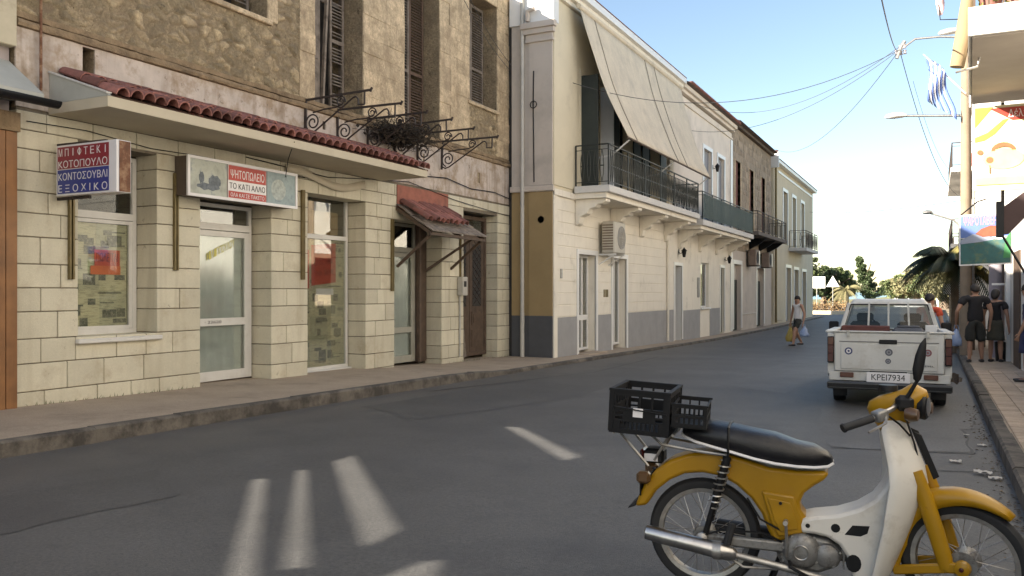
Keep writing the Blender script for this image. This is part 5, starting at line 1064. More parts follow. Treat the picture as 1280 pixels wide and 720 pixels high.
tb(MB().box(-.64,.64,-.006,.001,.925,.935),'crease_shade_strip',M('painted_crease_shade',(.10,.10,.10),.8),tg,smooth=0); tb(MB().box(-.62,.62,-.012,.001,.54,.90),'tailgate_panel',m_trk,tg,bevel=.012)  # crease shade is painted as a thin dark strip on the tailgate
tb(MB().cbox(-.115,.115,-.022,.0,.905,.965,.01),'tailgate_handle',m_blkp,tg,smooth=0); tb(MB().box(-.73,.73,-.02,.05,1.062,1.085),'tailgate_cap',m_trk,tg,bevel=.008)
for x in (-.52,.50): tb(MB().box(x-.02,x+.02,-.03,0,1.0,1.09),'tailgate_latch',m_stl,tg,smooth=0)
def disc(x,z,r_,mat,y=-.014,nm='sticker'): return tb(MB().lathe([(0,0),(r_,0),(r_,.003)],(x,y,z),'Y',20),nm,mat,tg,smooth=0)
bl=M('sticker_blue',(.02,.035,.12),.5); gy=M('sticker_grey',(.07,.075,.09),.5); rd=M('sticker_faded_red',(.18,.05,.06),.5)
for x,z,r_,mm in ((-.515,.795,.052,bl),(0.01,.79,.05,gy),(.0,.665,.038,gy),(.50,.795,.050,rd)):
    disc(x,z,r_,mm); disc(x,z,r_*.62,m_sgnw if mm is bl else M('sticker_mid',(.22,.22,.24),.5),-.0165); disc(x,z,r_*.3,mm,-.0185)
text('DIESEL',(.40,-.0135,.60),(1,0,0),(0,0,1),.18,.022,m_blkp,tg,local=True)
# tail lights
for s in (-1,1):
    x0,x1=sorted((s*.712,s*.80)); t=tb(MB().cbox(x0,x1,-.012,.06,.62,1.0,.012),'tail_light',m_blkp,smooth=0)
    for z0,z1,mm in ((.88,.985,m_lena),(.76,.875,m_lens),(.635,.755,m_lens)): tb(MB().cbox(x0+.008,x1-.008,-.022,-.011,z0,z1,.006),'lens',mm,t,smooth=0)
    x0,x1=sorted((s*.45,s*.63)); tb(MB().cbox(x0,x1,-.01,.03,.42,.49,.008),'reverse_light',m_lena,smooth=0)
tb(MB().box(-.78,.78,.02,.07,.37,.50),'rear_valance',m_trk,bevel=.01)
bp=tb(MB().cbox(-.80,.80,-.10,.03,.255,.365,.02),'rear_bumper',m_chrd,smooth=0); tb(MB().box(-.79,.79,-.106,-.101,.285,.335),'bumper_strip',m_blkp,bp,smooth=0)
for s in (-1,1): tb(MB().bar((s*.35,.0,.32),(s*.35,.25,.36),.06,.06),'bumper_iron',m_blkp,bp,smooth=0)
npl=tb(MB().cbox(-.28,.28,-.032,-.022,.365,.505,.004),'number_plate',m_sgnw,smooth=0); tb(MB().box(-.24,.24,-.020,.02,.36,.52),'plate_mount',m_blkp,smooth=0)
text('KPEI7934',(-.215,-.0335,.395),(1,0,0),(0,0,1),.43,.085,m_blkp,npl,local=True,bold=.005)
# cab
cw=.76
def cring(y,zb,zt,wb,wt): return [(-wb,y,zb),(-wb,y,zb+.5),(-wt,y,zt-.06),(-wt+.07,y,zt),(wt-.07,y,zt),(wt,y,zt-.06),(wb,y,zb+.5),(wb,y,zb)]
cab=MB(); top=1.54
tb(MB().loft([cring(2.1,.36,1.05,.78,.78),cring(3.5,.36,1.05,.78,.78)]),'cab_body',m_trk,bevel=.02)
roofp=MB(); 
roofp.loft([[(-.60,y,z0),(-.54,y,z1),(.54,y,z1),(.60,y,z0)] for y,z0,z1 in ((2.16,1.44,1.49),(2.26,1.47,1.54),(2.9,1.48,1.56),(3.15,1.45,1.51))])
tb(roofp,'cab_roof',m_trk,bevel=.015)
for s in (-1,1):
    tb(MB().bar((s*.72,2.12,1.02),(s*.585,2.17,1.48),.075,.09,(0,1,0)),'rear_pillar',m_trk,bevel=.015); tb(MB().bar((s*.72,3.55,1.02),(s*.58,3.12,1.48),.06,.07,(0,1,0)),'windscreen_pillar',m_trk,bevel=.01)
    tb(MB().add([(s*.735,2.2,1.05),(s*.735,3.5,1.05),(s*.60,3.1,1.46),(s*.60,2.2,1.46)],[(0,1,2,3)]),'side_window',m_cgl,smooth=0)
    tb(MB().cbox(*sorted((s*.82,s*.98)),3.2,3.26,1.0,1.16,.02),'wing_mirror',m_blkp,smooth=0)
    tb(MB().cbox(*sorted((s*.785,s*.79)),2.2,3.4,.42,1.03,.002),'door',m_trk,smooth=0)
rw=tb(MB().add([(-.655,2.115,1.08),(.655,2.115,1.08),(.555,2.15,1.44),(-.555,2.15,1.44)],[(0,1,2,3)]),'rear_window',m_cgl,smooth=0)
se=MB(); P=[(-.68,2.10,1.06),(.68,2.10,1.06),(.57,2.14,1.46),(-.57,2.14,1.46)]
for a,b in zip(P,P[1:]+P[:1]): se.bar(a,b,.02,.035,(0,1,0))
tb(se,'window_seal',m_blkp,rw,smooth=0)
for x in (-.31,.0,.31): tb(MB().bar((x,2.07,.9),(x*.93,2.10,1.50),.028,.028,(0,1,0)),'guard_bar',m_trk,smooth=0)
tb(MB().add([(-.68,3.62,1.05),(.68,3.62,1.05),(.56,3.14,1.47),(-.56,3.14,1.47)],[(0,1,2,3)]),'windscreen',m_cgl,smooth=0)
for x in (-.36,.36):
    st=tb(MB().cbox(x-.23,x+.23,2.35,2.48,.7,1.18,.04),'seat',m_blkp,smooth=0); tb(MB().cbox(x-.13,x+.13,2.37,2.45,1.18,1.32,.03),'headrest',m_blkp,st,smooth=0)
tb(MB().tube([(-.36+.19*math.cos(a),3.05+.05*math.sin(a),1.05+.18*math.sin(a)) for a in [k*.314 for k in range(21)]],.014,5),'steering_wheel',m_blkp)
tb(MB().loft([[(-.78,y,.36),(-.78,y,z-.06),(-.7,y,z),(.7,y,z),(.78,y,z-.06),(.78,y,.36)] for y,z in ((3.5,1.05),(4.2,1.0),(4.55,.93),(4.62,.75))]),'bonnet',m_trk,bevel=.02)
tb(MB().cbox(-.8,.8,4.6,4.72,.3,.45,.02),'front_bumper',m_chrd,smooth=0)
for s in (-1,1): tb(MB().cbox(*sorted((s*.4,s*.7)),4.6,4.64,.6,.8,.02),'headlight',m_sgnw,smooth=0)
def wheel(par,x,y,r_,w_,tyremat=m_rub_):
    h=tb(MB().lathe([(0,-w_*.3),(.07,-w_*.3),(.08,-w_*.1),(r_*.55,0),(r_*.55,w_*.4),(0,w_*.4)],(x,y,r_),'X',20),'wheel',m_stl,par); tb(MB().lathe([(r_*.56,-w_*.42),(r_*.8,-w_*.5),(r_*.95,-w_*.46),(r_,-w_*.3),(r_,w_*.3),(r_*.95,w_*.46),(r_*.8,w_*.5),(r_*.56,w_*.42)],(x,y,r_),'X',28),'tyre',tyremat,h)
for x in (-.67,.67):
    for y in (.78,3.85): wheel(TK,x,y,.32,.18)
tb(MB().tube([(-.66,.78,.32),(.66,.78,.32)],.05,8).lathe([(0,-.13),(.13,-.06),(.13,.06),(0,.13)],(0,.78,.32),'X',12),'rear_axle',m_blkp); tb(MB().box(-.62,.62,.15,3.6,.36,.50),'chassis',m_blkp,smooth=0); tb(MB().tube([(.3,.06,.27),(.32,.5,.27),(.3,1.6,.35)],.025,8),'exhaust',m_stl)
tb(MB().box(-.74,-.55,.36,.38,.12,.42),'mud_flap',m_rub_,smooth=0); tb(MB().box(.55,.74,.36,.38,.12,.42),'mud_flap',m_rub_,smooth=0)
# loads lying in the bed
def on_truck(name,lab,cat,mb,mat):
    o=mb.build(name,mat,None,0); o.location=TK.location; o.rotation_euler=TK.rotation_euler; return tag(o,lab,cat)
b_=MB().cbox(-.69,.02,1.55,1.95,.565,1.12,.01)
for k in range(4): b_.box(-.68,.01,1.53,1.548,.60+k*.13,.69+k*.13)
on_truck('slatted_box','red brown slatted box standing in the truck bed against the cab','box',b_,M('red_brown_box',(.10,.035,.03),.8,.2,6)); b_=MB().cbox(.05,.52,1.55,1.92,.565,1.10,.05).cbox(.12,.45,1.6,1.85,1.10,1.13,.01)
on_truck('plastic_tub','dark blue grey tub beside the slatted box in the truck bed','tub',b_,M('blue_grey_tub',(.07,.075,.09),.6,.1,5)); on_truck('white_board','short white board leaning on the truck cab beside the tub','board',MB().cbox(.53,.70,1.8,1.84,.565,1.14,.006),m_pvc)
# ------------------------------------------------------------------ moped
m_myel=M('moped_yellow',(.33,.175,.003),.36,.12,3,coat=.12,spec=.35,pits=(.10,.05,.02,9,.66,.6),stain=(.30,.145,.02),sscale=4,samt=.45,sth=.55); m_mwh=M('moped_white',(.62,.59,.53),.42,.06,3,coat=.1,stain=(.36,.31,.24),sscale=4,samt=.6,sth=.52,pits=(.16,.12,.09,12,.68,.6)); m_vin=M('black_vinyl',(.006,.006,.008),.36,.15,12,spec=.4,bump=.003,bscale=30)
m_alu2=M('cast_aluminium',(.26,.255,.245),.5,.25,14,metal=.6,stain=(.05,.04,.03),sscale=14,samt=.8,sth=.48)
HD=math.atan2(.15,1.19); MP=thing('moped','yellow and white old moped parked on its stand in the road','moped',(-1.06,4.29,gz(4.3)),HD); MP.rotation_euler=(0,0,HD)
def mo(mb,name,mat,par=None,smooth=40,bevel=0,solid=0): return mb.build(name,mat,par or MP,smooth,bevel,solid,True)
def mwheel(cx,r_,front):
    hub=mo(MB().lathe([(0,-.06),(.045,-.06),(.05,-.045),(.052,.045),(.045,.06),(0,.06)] if not front else [(0,-.055),(.06,-.055),(.062,.055),(0,.055)],(cx,0,r_),'Y',20),'wheel',m_alu2)
    ri=r_-.062
    mo(MB().lathe([(ri-.008,-.024),(ri+.012,-.028),(ri+.016,-.02),(ri,-.012),(ri,.012),(ri+.016,.02),(ri+.012,.028),(ri-.008,.024),(ri-.014,0),(ri-.008,-.024)],(cx,0,r_),'Y',48),'rim',m_stl,hub)
    mo(MB().lathe([(ri+.010,-.027),(ri+.028,-.034),(r_-.016,-.033),(r_-.004,-.018),(r_,0),(r_-.004,.018),(r_-.016,.033),(ri+.028,.034),(ri+.010,.027)],(cx,0,r_),'Y',48),'tyre',m_rub_,hub)
    sp=MB().tube([(0,0,0),(1,0,0)],.0016/1,4,False).mesh('spoke',m_stl,0)
    for k in range(36):
        a=2*math.pi*k/36; s=1 if k%2 else -1; off=.32*(1 if k%4<2 else -1)
        p0=Vector((cx+.045*math.cos(a+off*2.2),s*.05,r_+.045*math.sin(a+off*2.2))); p1=Vector((cx+(ri-.008)*math.cos(a),s*.006,r_+(ri-.008)*math.sin(a))); d=p1-p0
        o=put('spoke',sp,hub,loc=p0,rot=d.to_track_quat('X','Z').to_euler(),local=True); o.scale=(d.length,1,1)
    return hub
mwheel(0,.28,False); FW=mwheel(1.19,.275,True)
# yellow rear body with fender
outer=[(-.345,.40),(-.325,.455),(-.29,.53),(-.235,.60),(-.16,.655),(-.07,.69),(.03,.708),(.12,.70),(.22,.675),(.32,.648),(.45,.64),(.575,.648),(.60,.64),(.575,.605),(.525,.570),(.485,.535),(.465,.49),(.47,.45),(.50,.41),(.50,.33),(.345,.285)]
inner=[(.315,.34),(.285,.42),(.235,.49),(.165,.55),(.09,.588),(0,.60),(-.09,.588),(-.165,.55),(-.235,.49),(-.285,.41)]
mo(MB().prism(outer+inner,-.085,.085),'rear_body',m_myel,bevel=.028,smooth=50)
for s in (-1,1):
    lo,hi=sorted((s*.080,s*.100)); mo(MB().prism([(.285,.535),(.44,.520),(.452,.47),(.478,.415),(.478,.345),(.365,.315),(.33,.38)],lo,hi),'side_cover',m_myel,bevel=.012); lo,hi=sorted((s*.1,s*.107)); mo(MB().prism([(.315,.505),(.42,.49),(.455,.40),(.455,.365),(.375,.345),(.345,.40)],lo,hi),'side_cover_panel',m_myel,bevel=.004)
    mo(MB().lathe([(0,-.006),(.008,-.006),(.008,.004)],(.375,s*.108,.485),'Y',8),'cover_screw',m_blk)
mo(MB().prism([(-.30,.47),(-.345,.40),(-.385,.385),(-.375,.40),(-.34,.43),(-.31,.49)],-.07,.07),'mud_flap',m_rub_,bevel=.005)
# seat with piping
prof_=[(-.105,.785,.805,.05),(-.085,.768,.825,.09),(-.03,.745,.842,.118),(.05,.722,.85,.128),(.15,.698,.842,.132),(.25,.672,.826,.132),(.35,.655,.802,.130),(.45,.65,.778,.124),(.53,.652,.757,.112),(.59,.66,.735,.085),(.615,.675,.71,.04)]
rings=[]
for x,zb,zt,wd in prof_:
    zc=(zb+zt)/2; hz=(zt-zb)/2; rings.append([(x,wd*math.copysign(abs(math.cos(a))**.6,math.cos(a)),zc+hz*math.copysign(abs(math.sin(a))**.7,math.sin(a))+.006*math.sin(x*40)*max(0,math.sin(a))) for a in [2*math.pi*k/20 for k in range(20)]])
seat=mo(MB().loft(rings),'seat',m_vin,smooth=70)
for s in (-1,1): mo(MB().tube([(x,s*wd*1.0,lerp(zb,zt,.16)) for x,zb,zt,wd in prof_],.0075,6),'seat_piping',m_sgnw,seat)
mo(MB().tube([(.13,-.134,.69),(.13,-.137,.77),(.13,-.11,.835),(.13,0,.845),(.13,.11,.835),(.13,.137,.77),(.13,.134,.69)],.007,6),'seat_strap',m_blk,seat)
# rack and rails
for s in (-1,1): mo(MB().tube([(.12,s*.105,.70),(-.05,s*.11,.715),(-.20,s*.11,.735),(-.26,s*.11,.785),(-.45,s*.11,.79)],.008,6).tube([(-.16,s*.11,.79),(-.24,s*.10,.65)],.007,6).tube([(-.42,s*.11,.79),(-.27,s*.10,.62)],.007,6),'rack_rail',m_stl)
mo(MB().bar((-.2,-.15,.79),(-.2,.15,.79),.012,.012).bar((-.32,-.15,.79),(-.32,.15,.79),.012,.012).bar((-.44,-.15,.79),(-.44,.15,.79),.012,.012).bar((-.14,-.15,.79),(-.14,.15,.79),.012,.012),'rack_bars',m_stl,smooth=0)
# lights at the tail
tl_=mo(MB().cbox(-.30,-.20,-.055,.055,.625,.70,.012),'tail_light',m_blkp,smooth=0); mo(MB().cbox(-.325,-.30,-.05,.05,.632,.694,.01),'lens',m_lens,tl_,smooth=0); mo(MB().cbox(-.30,-.23,-.058,-.054,.635,.675,.004),'side_lens',m_sgnw,tl_,smooth=0)
for s in (-1,1): i_=mo(MB().tube([(-.26,s*.03,.57),(-.28,s*.12,.565)],.012,6),'indicator_stem',m_blkp); mo(MB().cbox(-.325,-.255,s*.12-.03,s*.12+.03,.535,.595,.014),'indicator',M('amber_lens',(.085,.042,.012),.35,coat=.3) if s<0 else bpy.data.materials['amber_lens'],i_,smooth=0)
mo(MB().cbox(-.318,-.31,-.09,.09,.46,.53,.003),'number_plate',m_blk,smooth=0)
# shocks, swing arm, chain case, exhaust
for s in (-1,1):
    a,b=Vector((.125,s*.118,.695)),Vector((.02,s*.118,.31)); sh=mo(MB().tube([a,a.lerp(b,.5)],.021,10).tube([a.lerp(b,.5),b],.015,10),'shock_absorber',m_blk); n=70; d=(b-a).normalized(); e1=d.orthogonal().normalized(); e2=d.cross(e1)
    mo(MB().tube([a.lerp(b,.05+.62*i/n)+(e1*math.cos(i*.72)+e2*math.sin(i*.72))*.027 for i in range(n)],.0045,4),'spring',m_stl,sh)
    mo(MB().bar((-.03,s*.085,.275),(.40,s*.075,.265),.03,.055),'swing_arm',m_alu2,bevel=.012); mo(MB().lathe([(0,s*.10),(.03,s*.10),(.03,s*.13),(.012,s*.14),(0,s*.14)],(0,0,.28),'Y',12),'axle_nut',m_stl)
mo(MB().tube([(.36,.10,.25),(0,.10,.28)],[.06,.055],12),'chain_case',m_blk)
mo(MB().tube([(-.275,-.165,.300),(-.27,-.165,.30),(-.20,-.165,.288),(.06,-.160,.245),(.15,-.158,.230),(.17,-.156,.226)],[.020,.036,.038,.040,.036,.022],16),'muffler',m_chr); mo(MB().tube([(.16,-.156,.227),(.35,-.15,.195),(.55,-.13,.150),(.70,-.10,.13),(.76,-.06,.15)],.017,10),'exhaust_pipe',m_stl); mo(MB().lathe([(.041,-.02),(.045,-.02),(.045,.02),(.041,.02)],(.08,-.159,.242),'X',14),'muffler_clamp',m_stl)
# engine
en=mo(MB().prism([(.36,.20),(.40,.16),(.55,.15),(.64,.19),(.66,.26),(.60,.32),(.48,.335),(.39,.31),(.35,.26)],-.075,.09),'engine_case',m_alu2,bevel=.02); mo(MB().lathe([(0,-.125),(.055,-.122),(.075,-.112),(.085,-.095),(.088,-.07)],(.47,0,.258),'Y',28),'clutch_cover',m_alu2,en)
mo(MB().lathe([(0,-.112),(.04,-.11),(.055,-.098),(.058,-.07)],(.585,0,.245),'Y',20),'oil_cover',m_alu2,en)
cyl=MB().tube([(.62,0,.25),(.80,0,.235)],.045,12)
for k in range(7): cyl.box(.66+k*.02,.667+k*.02,-.065,.065,.18,.305)
mo(cyl,'cylinder',m_alu2,en,smooth=0); mo(MB().tube([(.415,-.10,.21),(.42,-.17,.20),(.50,-.18,.165)],.008,6).bar((.46,-.20,.175),(.54,-.20,.150),.035,.02),'gear_pedal',m_blk,en,smooth=0)
mo(MB().tube([(.40,-.11,.23),(.405,-.13,.30),(.40,-.13,.405)],.008,6).tube([(.40,-.13,.405),(.40,-.19,.41)],.012,8),'kick_lever',m_stl,en)
bolt=MB().lathe([(0,-.008),(.0065,-.008),(.0065,.006)],(0,0,0),'Y',6).mesh('bolt',m_stl,0)
for k in range(7): put('bolt',bolt,en,loc=(.47+.080*math.cos(k*.9+.3),-.098,.258+.080*math.sin(k*.9+.3)),local=True)
for k in range(4): put('bolt',bolt,en,loc=(.585+.052*math.cos(k*1.57+.6),-.094,.245+.052*math.sin(k*1.57+.6)),local=True)
for p in ((.385,.20),(.40,.315),(.62,.20),(.645,.265),(.53,.325)): put('bolt',bolt,en,loc=(p[0],-.078,p[1]),local=True)
mo(MB().lathe([(.030,-.128),(.034,-.130),(.038,-.126)],(.47,0,.258),'Y',20),'cover_ring',m_stl,en); mo(MB().tube([(.56,-.02,.33),(.60,-.03,.37),(.66,-.03,.38)],.022,10).tube([(.66,-.03,.38),(.72,-.02,.40)],.03,10),'carburettor',m_alu2,en)
for p in ([(.42,-.08,.33),(.36,-.105,.36),(.28,-.11,.40),(.22,-.115,.50)],[(.38,-.085,.29),(.30,-.10,.33),(.10,-.11,.33),(.02,-.115,.30)]): mo(MB().tube(p,.0055,5),'engine_cable',m_blk)
mo(MB().tube([(.36,-.115,.165),(.20,-.12,.16),(.06,-.12,.245)],.007,6),'brake_rod',m_stl)
mo(MB().tube([(.50,-.30,.135),(.50,.30,.135)],.011,8),'footpeg_bar',m_stl); 
for s in (-1,1): mo(MB().tube([(.50,s*.20,.135),(.50,s*.31,.135)],.019,8),'footpeg',m_rub_); mo(MB().tube([(.37,s*.07,.19),(.33,s*.10,.08),(.30,s*.13,.006)],.011,6),'stand_leg',m_blk)
mo(MB().tube([(.12,-.14,.255),(.15,-.13,.37)],.02,8),'footrest_stub',m_rub_)
# white frame cover and leg shield
fcv=mo(MB().prism([(.88,.70),(.845,.60),(.80,.535),(.73,.485),(.64,.450),(.53,.43),(.475,.415),(.455,.39),(.465,.345),(.53,.345),(.59,.335),(.64,.305),(.675,.255),(.695,.19),(.72,.09),(.79,.085),(.85,.22),(.92,.42),(.97,.60),(.96,.72)],-.10,.10),'frame_cover',m_mwh,bevel=.022,smooth=50)
def cover_inset(poly,nm='dark_inset'):  # thin black panels; the darkness of the openings is only their colour
    for s in (-1,1): lo,hi=sorted((s*.0985,s*.1012)); mo(MB().prism(poly,lo,hi),nm,m_blk,fcv,smooth=0)
cover_inset([(.625+.021*math.cos(k*.4488),.385+.021*math.sin(k*.4488)) for k in range(14)]); cover_inset([(.665,.358),(.70,.405),(.775,.408),(.765,.372),(.735,.356)]); cover_inset([(.705+.034*math.cos(k*.4488),.225+.042*math.sin(k*.4488)) for k in range(14)]); cover_inset([(.50+.011*math.cos(k*.628),.385+.011*math.sin(k*.628)) for k in range(10)],'cover_bolt')
rows=[]
for z,xf,xb,wd in ((.905,.945,.84,.075),(.86,.955,.825,.10),(.78,.985,.838,.135),(.70,1.015,.850,.168),(.62,1.03,.853,.19),(.52,1.0,.838,.20),(.42,.965,.825,.20),(.32,.925,.805,.195),(.22,.885,.785,.185),(.13,.85,.765,.17),(.075,.825,.765,.15)):
    row=[]
    for k in range(15):
        t=k/14*2-1; row.append((lerp(xf,xb,abs(t)**2.3),wd*math.copysign(min(1,abs(t)**.85*1.0),t),z))
    rows.append(row)
mo(MB().sheet(rows),'leg_shield',m_mwh,solid=.008,smooth=70)
for s in (-1,1): mo(MB().prism([(.965,.86),(1.0,.845),(1.075,.655),(1.05,.64)],*sorted((s*.055,s*.065))),'shield_trim',m_blk,bevel=.003)
mo(MB().tube([(.90,0,.90),(.97,0,.64),(1.0,0,.56)],[.035,.045,.05],12),'steering_head',m_myel)
STEER0=len(MP.children)
TH=R_(18)
def sv(x,y,z): dx=x-.93; return (.93+dx*math.cos(TH)-y*math.sin(TH),dx*math.sin(TH)+y*math.cos(TH),z)
# headset
hr=[]
for z,x0,x1,wd in ((.85,.835,.945,.052),(.885,.815,.965,.06),(.925,.785,1.0,.072),(.965,.765,1.03,.082),(1.0,.775,1.04,.082),(1.03,.82,1.03,.070),(1.052,.885,.99,.045),(1.058,.91,.965,.02)):
    hr.append([((x0+x1)/2+(x1-x0)/2*math.cos(a),wd*math.copysign(abs(math.sin(a))**.8,math.sin(a)),z+.02*math.cos(a)) for a in [2*math.pi*k/20 for k in range(20)]])
hs=mo(MB().loft(hr),'headset',m_myel,smooth=70); mo(MB().lathe([(.060,-.02),(.064,.004),(.056,.014),(0,.02)],(1.02,0,.975),'X',24),'headlight',m_blkp,hs); mo(MB().lathe([(.045,.018),(.03,.023),(0,.026)],(1.02,0,.975),'X',20),'headlight_lens',m_chr,hs); mo(MB().lathe([(0,.03),(.042,.03),(.045,.02),(.045,0)],(.86,0,1.035),'Z',18),'speedometer',m_blkp,hs)
for s in (-1,1):
    def gp(*pts): return [(p[0],p[1]*(-s),p[2]) for p in [sv(*q) for q in pts]]
    mo(MB().tube(gp((.895,-.05,.985),(.87,-.15,.972),(.815,-.235,.955),(.765,-.285,.938),(.66,-.345,.905)),.012,8),'handlebar',m_chr); mo(MB().tube(gp((.775,-.28,.941),(.655,-.348,.903)),.018,10).tube(gp((.655,-.348,.903),(.648,-.352,.90)),[.022,.020],10),'grip',m_rub_)
    mo(MB().bar(*gp((.83,-.22,.958),(.785,-.275,.945)),.05,.05),'switch_housing',m_alu2 if s<0 else m_blkp,bevel=.01)
    mo(MB().tube(gp((.835,-.235,.955),(.83,-.30,.925),(.755,-.36,.89)),.006,6),'brake_lever',m_stl)
    q=mo(MB().tube([(.985,s*.07,.955),(.99,s*.125,.95)],.012,6),'indicator_stem',m_blkp); mo(MB().lathe([(0,-.03),(.026,-.025),(.034,0),(.026,.03),(0,.036)],(.995,s*.15,.95),'X',12),'indicator',bpy.data.materials['amber_lens'],q)
STEER1=[o for o in MP.children]
mo(MB().cbox(.885,.965,-.115,-.06,.955,1.03,.02),'mirror_clamp',m_blkp,smooth=0); mo(MB().tube([(.92,-.09,.98),(.94,-.10,1.03),(.975,-.115,1.10)],[.016,.010,.008],8),'mirror_stem',m_blkp)
mr=[]
for f,w_,dx in ((0,.005,0),(.08,.017,.0),(.3,.024,.004),(.6,.023,.014),(.85,.015,.024),(1,.003,.034)):
    mr.append([(.975+dx+w_*math.cos(a),-.115+w_*.9*math.sin(a)*.5-.006,1.095+.205*f) for a in [2*math.pi*k/12 for k in range(12)]])
mo(MB().loft(mr),'mirror',m_blkp,smooth=60)
for p in ([(.93,-.06,.93),(.97,-.07,.80),(1.0,-.05,.66)],[(.84,-.2,.95),(.9,-.14,.90),(.95,-.07,.84)],[(.88,.08,.93),(.96,.09,.8),(1.0,.06,.62)]): mo(MB().tube(p,.005,5),'control_cable',m_blk)
STEER2={o.name for o in MP.children}
# front fork with leading links, front mudguard
for s in (-1,1):
    fr_=[]
    for x,z,a_,b_ in ((.995,.68,.034,.024),(1.04,.56,.036,.024),(1.085,.42,.036,.022),(1.12,.30,.034,.020),(1.13,.255,.028,.018)): fr_.append([(x+a_*math.cos(q),s*.085+b_*math.sin(q),z+.012*math.cos(q)) for q in [2*math.pi*k/12 for k in range(12)]])
    fk=mo(MB().loft(fr_),'fork_leg',m_myel,smooth=60); mo(MB().bar((1.12,s*.09,.262),(1.20,s*.09,.272),.022,.05),'fork_link',m_myel,fk,bevel=.01); mo(MB().lathe([(0,s*.118),(.014,s*.118),(.032,s*.112),(.036,s*.085)],(1.195,0,.272),'Y',16),'link_cap',m_myel,fk); mo(MB().lathe([(0,s*.126),(.010,s*.124),(.011,s*.118)],(1.195,0,.272),'Y',8),'link_bolt',m_lens,fk); mo(MB().bar((.90,s*.08,.205),(1.14,s*.085,.262),.02,.045),'mudguard_stay',m_myel,fk,bevel=.008)
rows=[]
for i in range(25):
    a=R_(lerp(48,196,i/24)); f=i/24; ri=lerp(.300,.215,min(1,f*1.25)) if f<.8 else lerp(.215,.25,(f-.8)/.2); ro=.325+.008*math.sin(f*3); wd=lerp(.035,.075,min(1,f*3))
    rows.append([(1.17+r_*math.cos(a),y_,.275+r_*math.sin(a)) for r_,y_ in ((ri,-wd),(lerp(ri,ro,.6),-wd*1.04),(ro-.012,-wd*.92),(ro,-wd*.6),(ro+.004,0),(ro,wd*.6),(ro-.012,wd*.92),(lerp(ri,ro,.6),wd*1.04),(ri,wd))])
mo(MB().sheet(rows),'front_mudguard',m_myel,solid=.005,smooth=70)
mo(MB().tube([(1.19,-.115,.275),(1.19,.115,.275)],.01,8),'axle',m_stl)
ml=Matrix.Translation((.93,0,0))@Matrix.Rotation(-TH,4,'Z')@Matrix.Translation((-.93,0,0))
for o in list(MP.children):
    k=o.name.split('.')[0]
    if o.name not in STEER2 or k in('headset','handlebar','grip','switch_housing','brake_lever') or o is FW or (k=='indicator_stem' and min(c[0] for c in o.bound_box)>.5): o.matrix_basis=ml
# ------------------------------------------------------------------ black plastic crate on the rack
cr=thing('plastic_crate','black plastic crate with a white paper label strapped on the moped rack','crate',(0,0,0))
Mw=world(MP); base=Vector((-.305,0,.80)); cr.location=Mw@base; cr.rotation_euler=(0,R_(3),HD)
m_crt=M('black_crate_plastic',(.005,.005,.006),.55,.1,10,spec=.25)
def cb(mb,nm,mat=m_crt,par=cr): return mb.build(nm,mat,par,0,0,0,True)
cx_,cy_,chh=.15,.20,.205
def crate_side(axis,pos,a,h,n):
    holes=[]; k=n
    for i in range(k):
        p=lerp(-a+.035,a-.035,i/k); q=lerp(-a+.025,a-.025,(i+1)/k)-.010; p=lerp(-a+.025,a-.025,i/k); holes.append((p+.005,q+.005,h-.082,h-.022))
    for i in range(9): p=lerp(-a+.05,a-.05,i/9); holes.append((p+.006,p+.68*(2*a-.1)/9+.006,.016,.052))
    for s in (-1,1):
        for kz in range(4): z=.06+kz*.018; 
    for kz in range(3):
        z=.058+kz*.024
        if z+.014<h-.085: holes+= [(-a+.03,-a+.068,z+.004,z+.019),(a-.068,a-.03,z+.004,z+.019)]
    return MB().wall(axis,pos-.006,pos+.006,-a,a,0,h,holes)
cb(crate_side('Y',-cy_+.006,cx_,chh,4),'side_panel'); cb(crate_side('Y',cy_-.006,cx_,chh,4),'side_panel'); cb(crate_side('X',cx_-.007,cy_-.013,chh,6),'end_panel'); cb(crate_side('X',-cx_+.007,cy_-.013,chh,6),'end_panel')
cb(MB().box(-cx_,cx_,-cy_,cy_,-.008,.0),'bottom'); 
for sx in (-1,1):
    for sy in (-1,1): cb(MB().box(*sorted((sx*(cx_+.004),sx*(cx_-.02))),*sorted((sy*(cy_+.004),sy*(cy_-.02))),0,chh),'corner_post')
for s in (-1,1): cb(MB().box(-cx_-.006,cx_+.006,*sorted((s*(cy_-.016),s*(cy_+.008))),chh,chh+.012),'rim')
cb(MB().box(-cx_-.006,-cx_+.016,-cy_+.016,cy_-.016,chh+.001,chh+.011),'rim'); cb(MB().box(cx_-.016,cx_+.006,-cy_+.016,cy_-.016,chh+.001,chh+.011),'rim')
cb(MB().box(-.03,.02,-cy_-.0035,-cy_-.001,.08,.125),'paper_label',m_sgnw); cb(MB().bar((-cx_+.02,-cy_-.003,chh-.08),(cx_-.01,-cy_-.003,chh-.10),.012,.006),'elastic_strap')
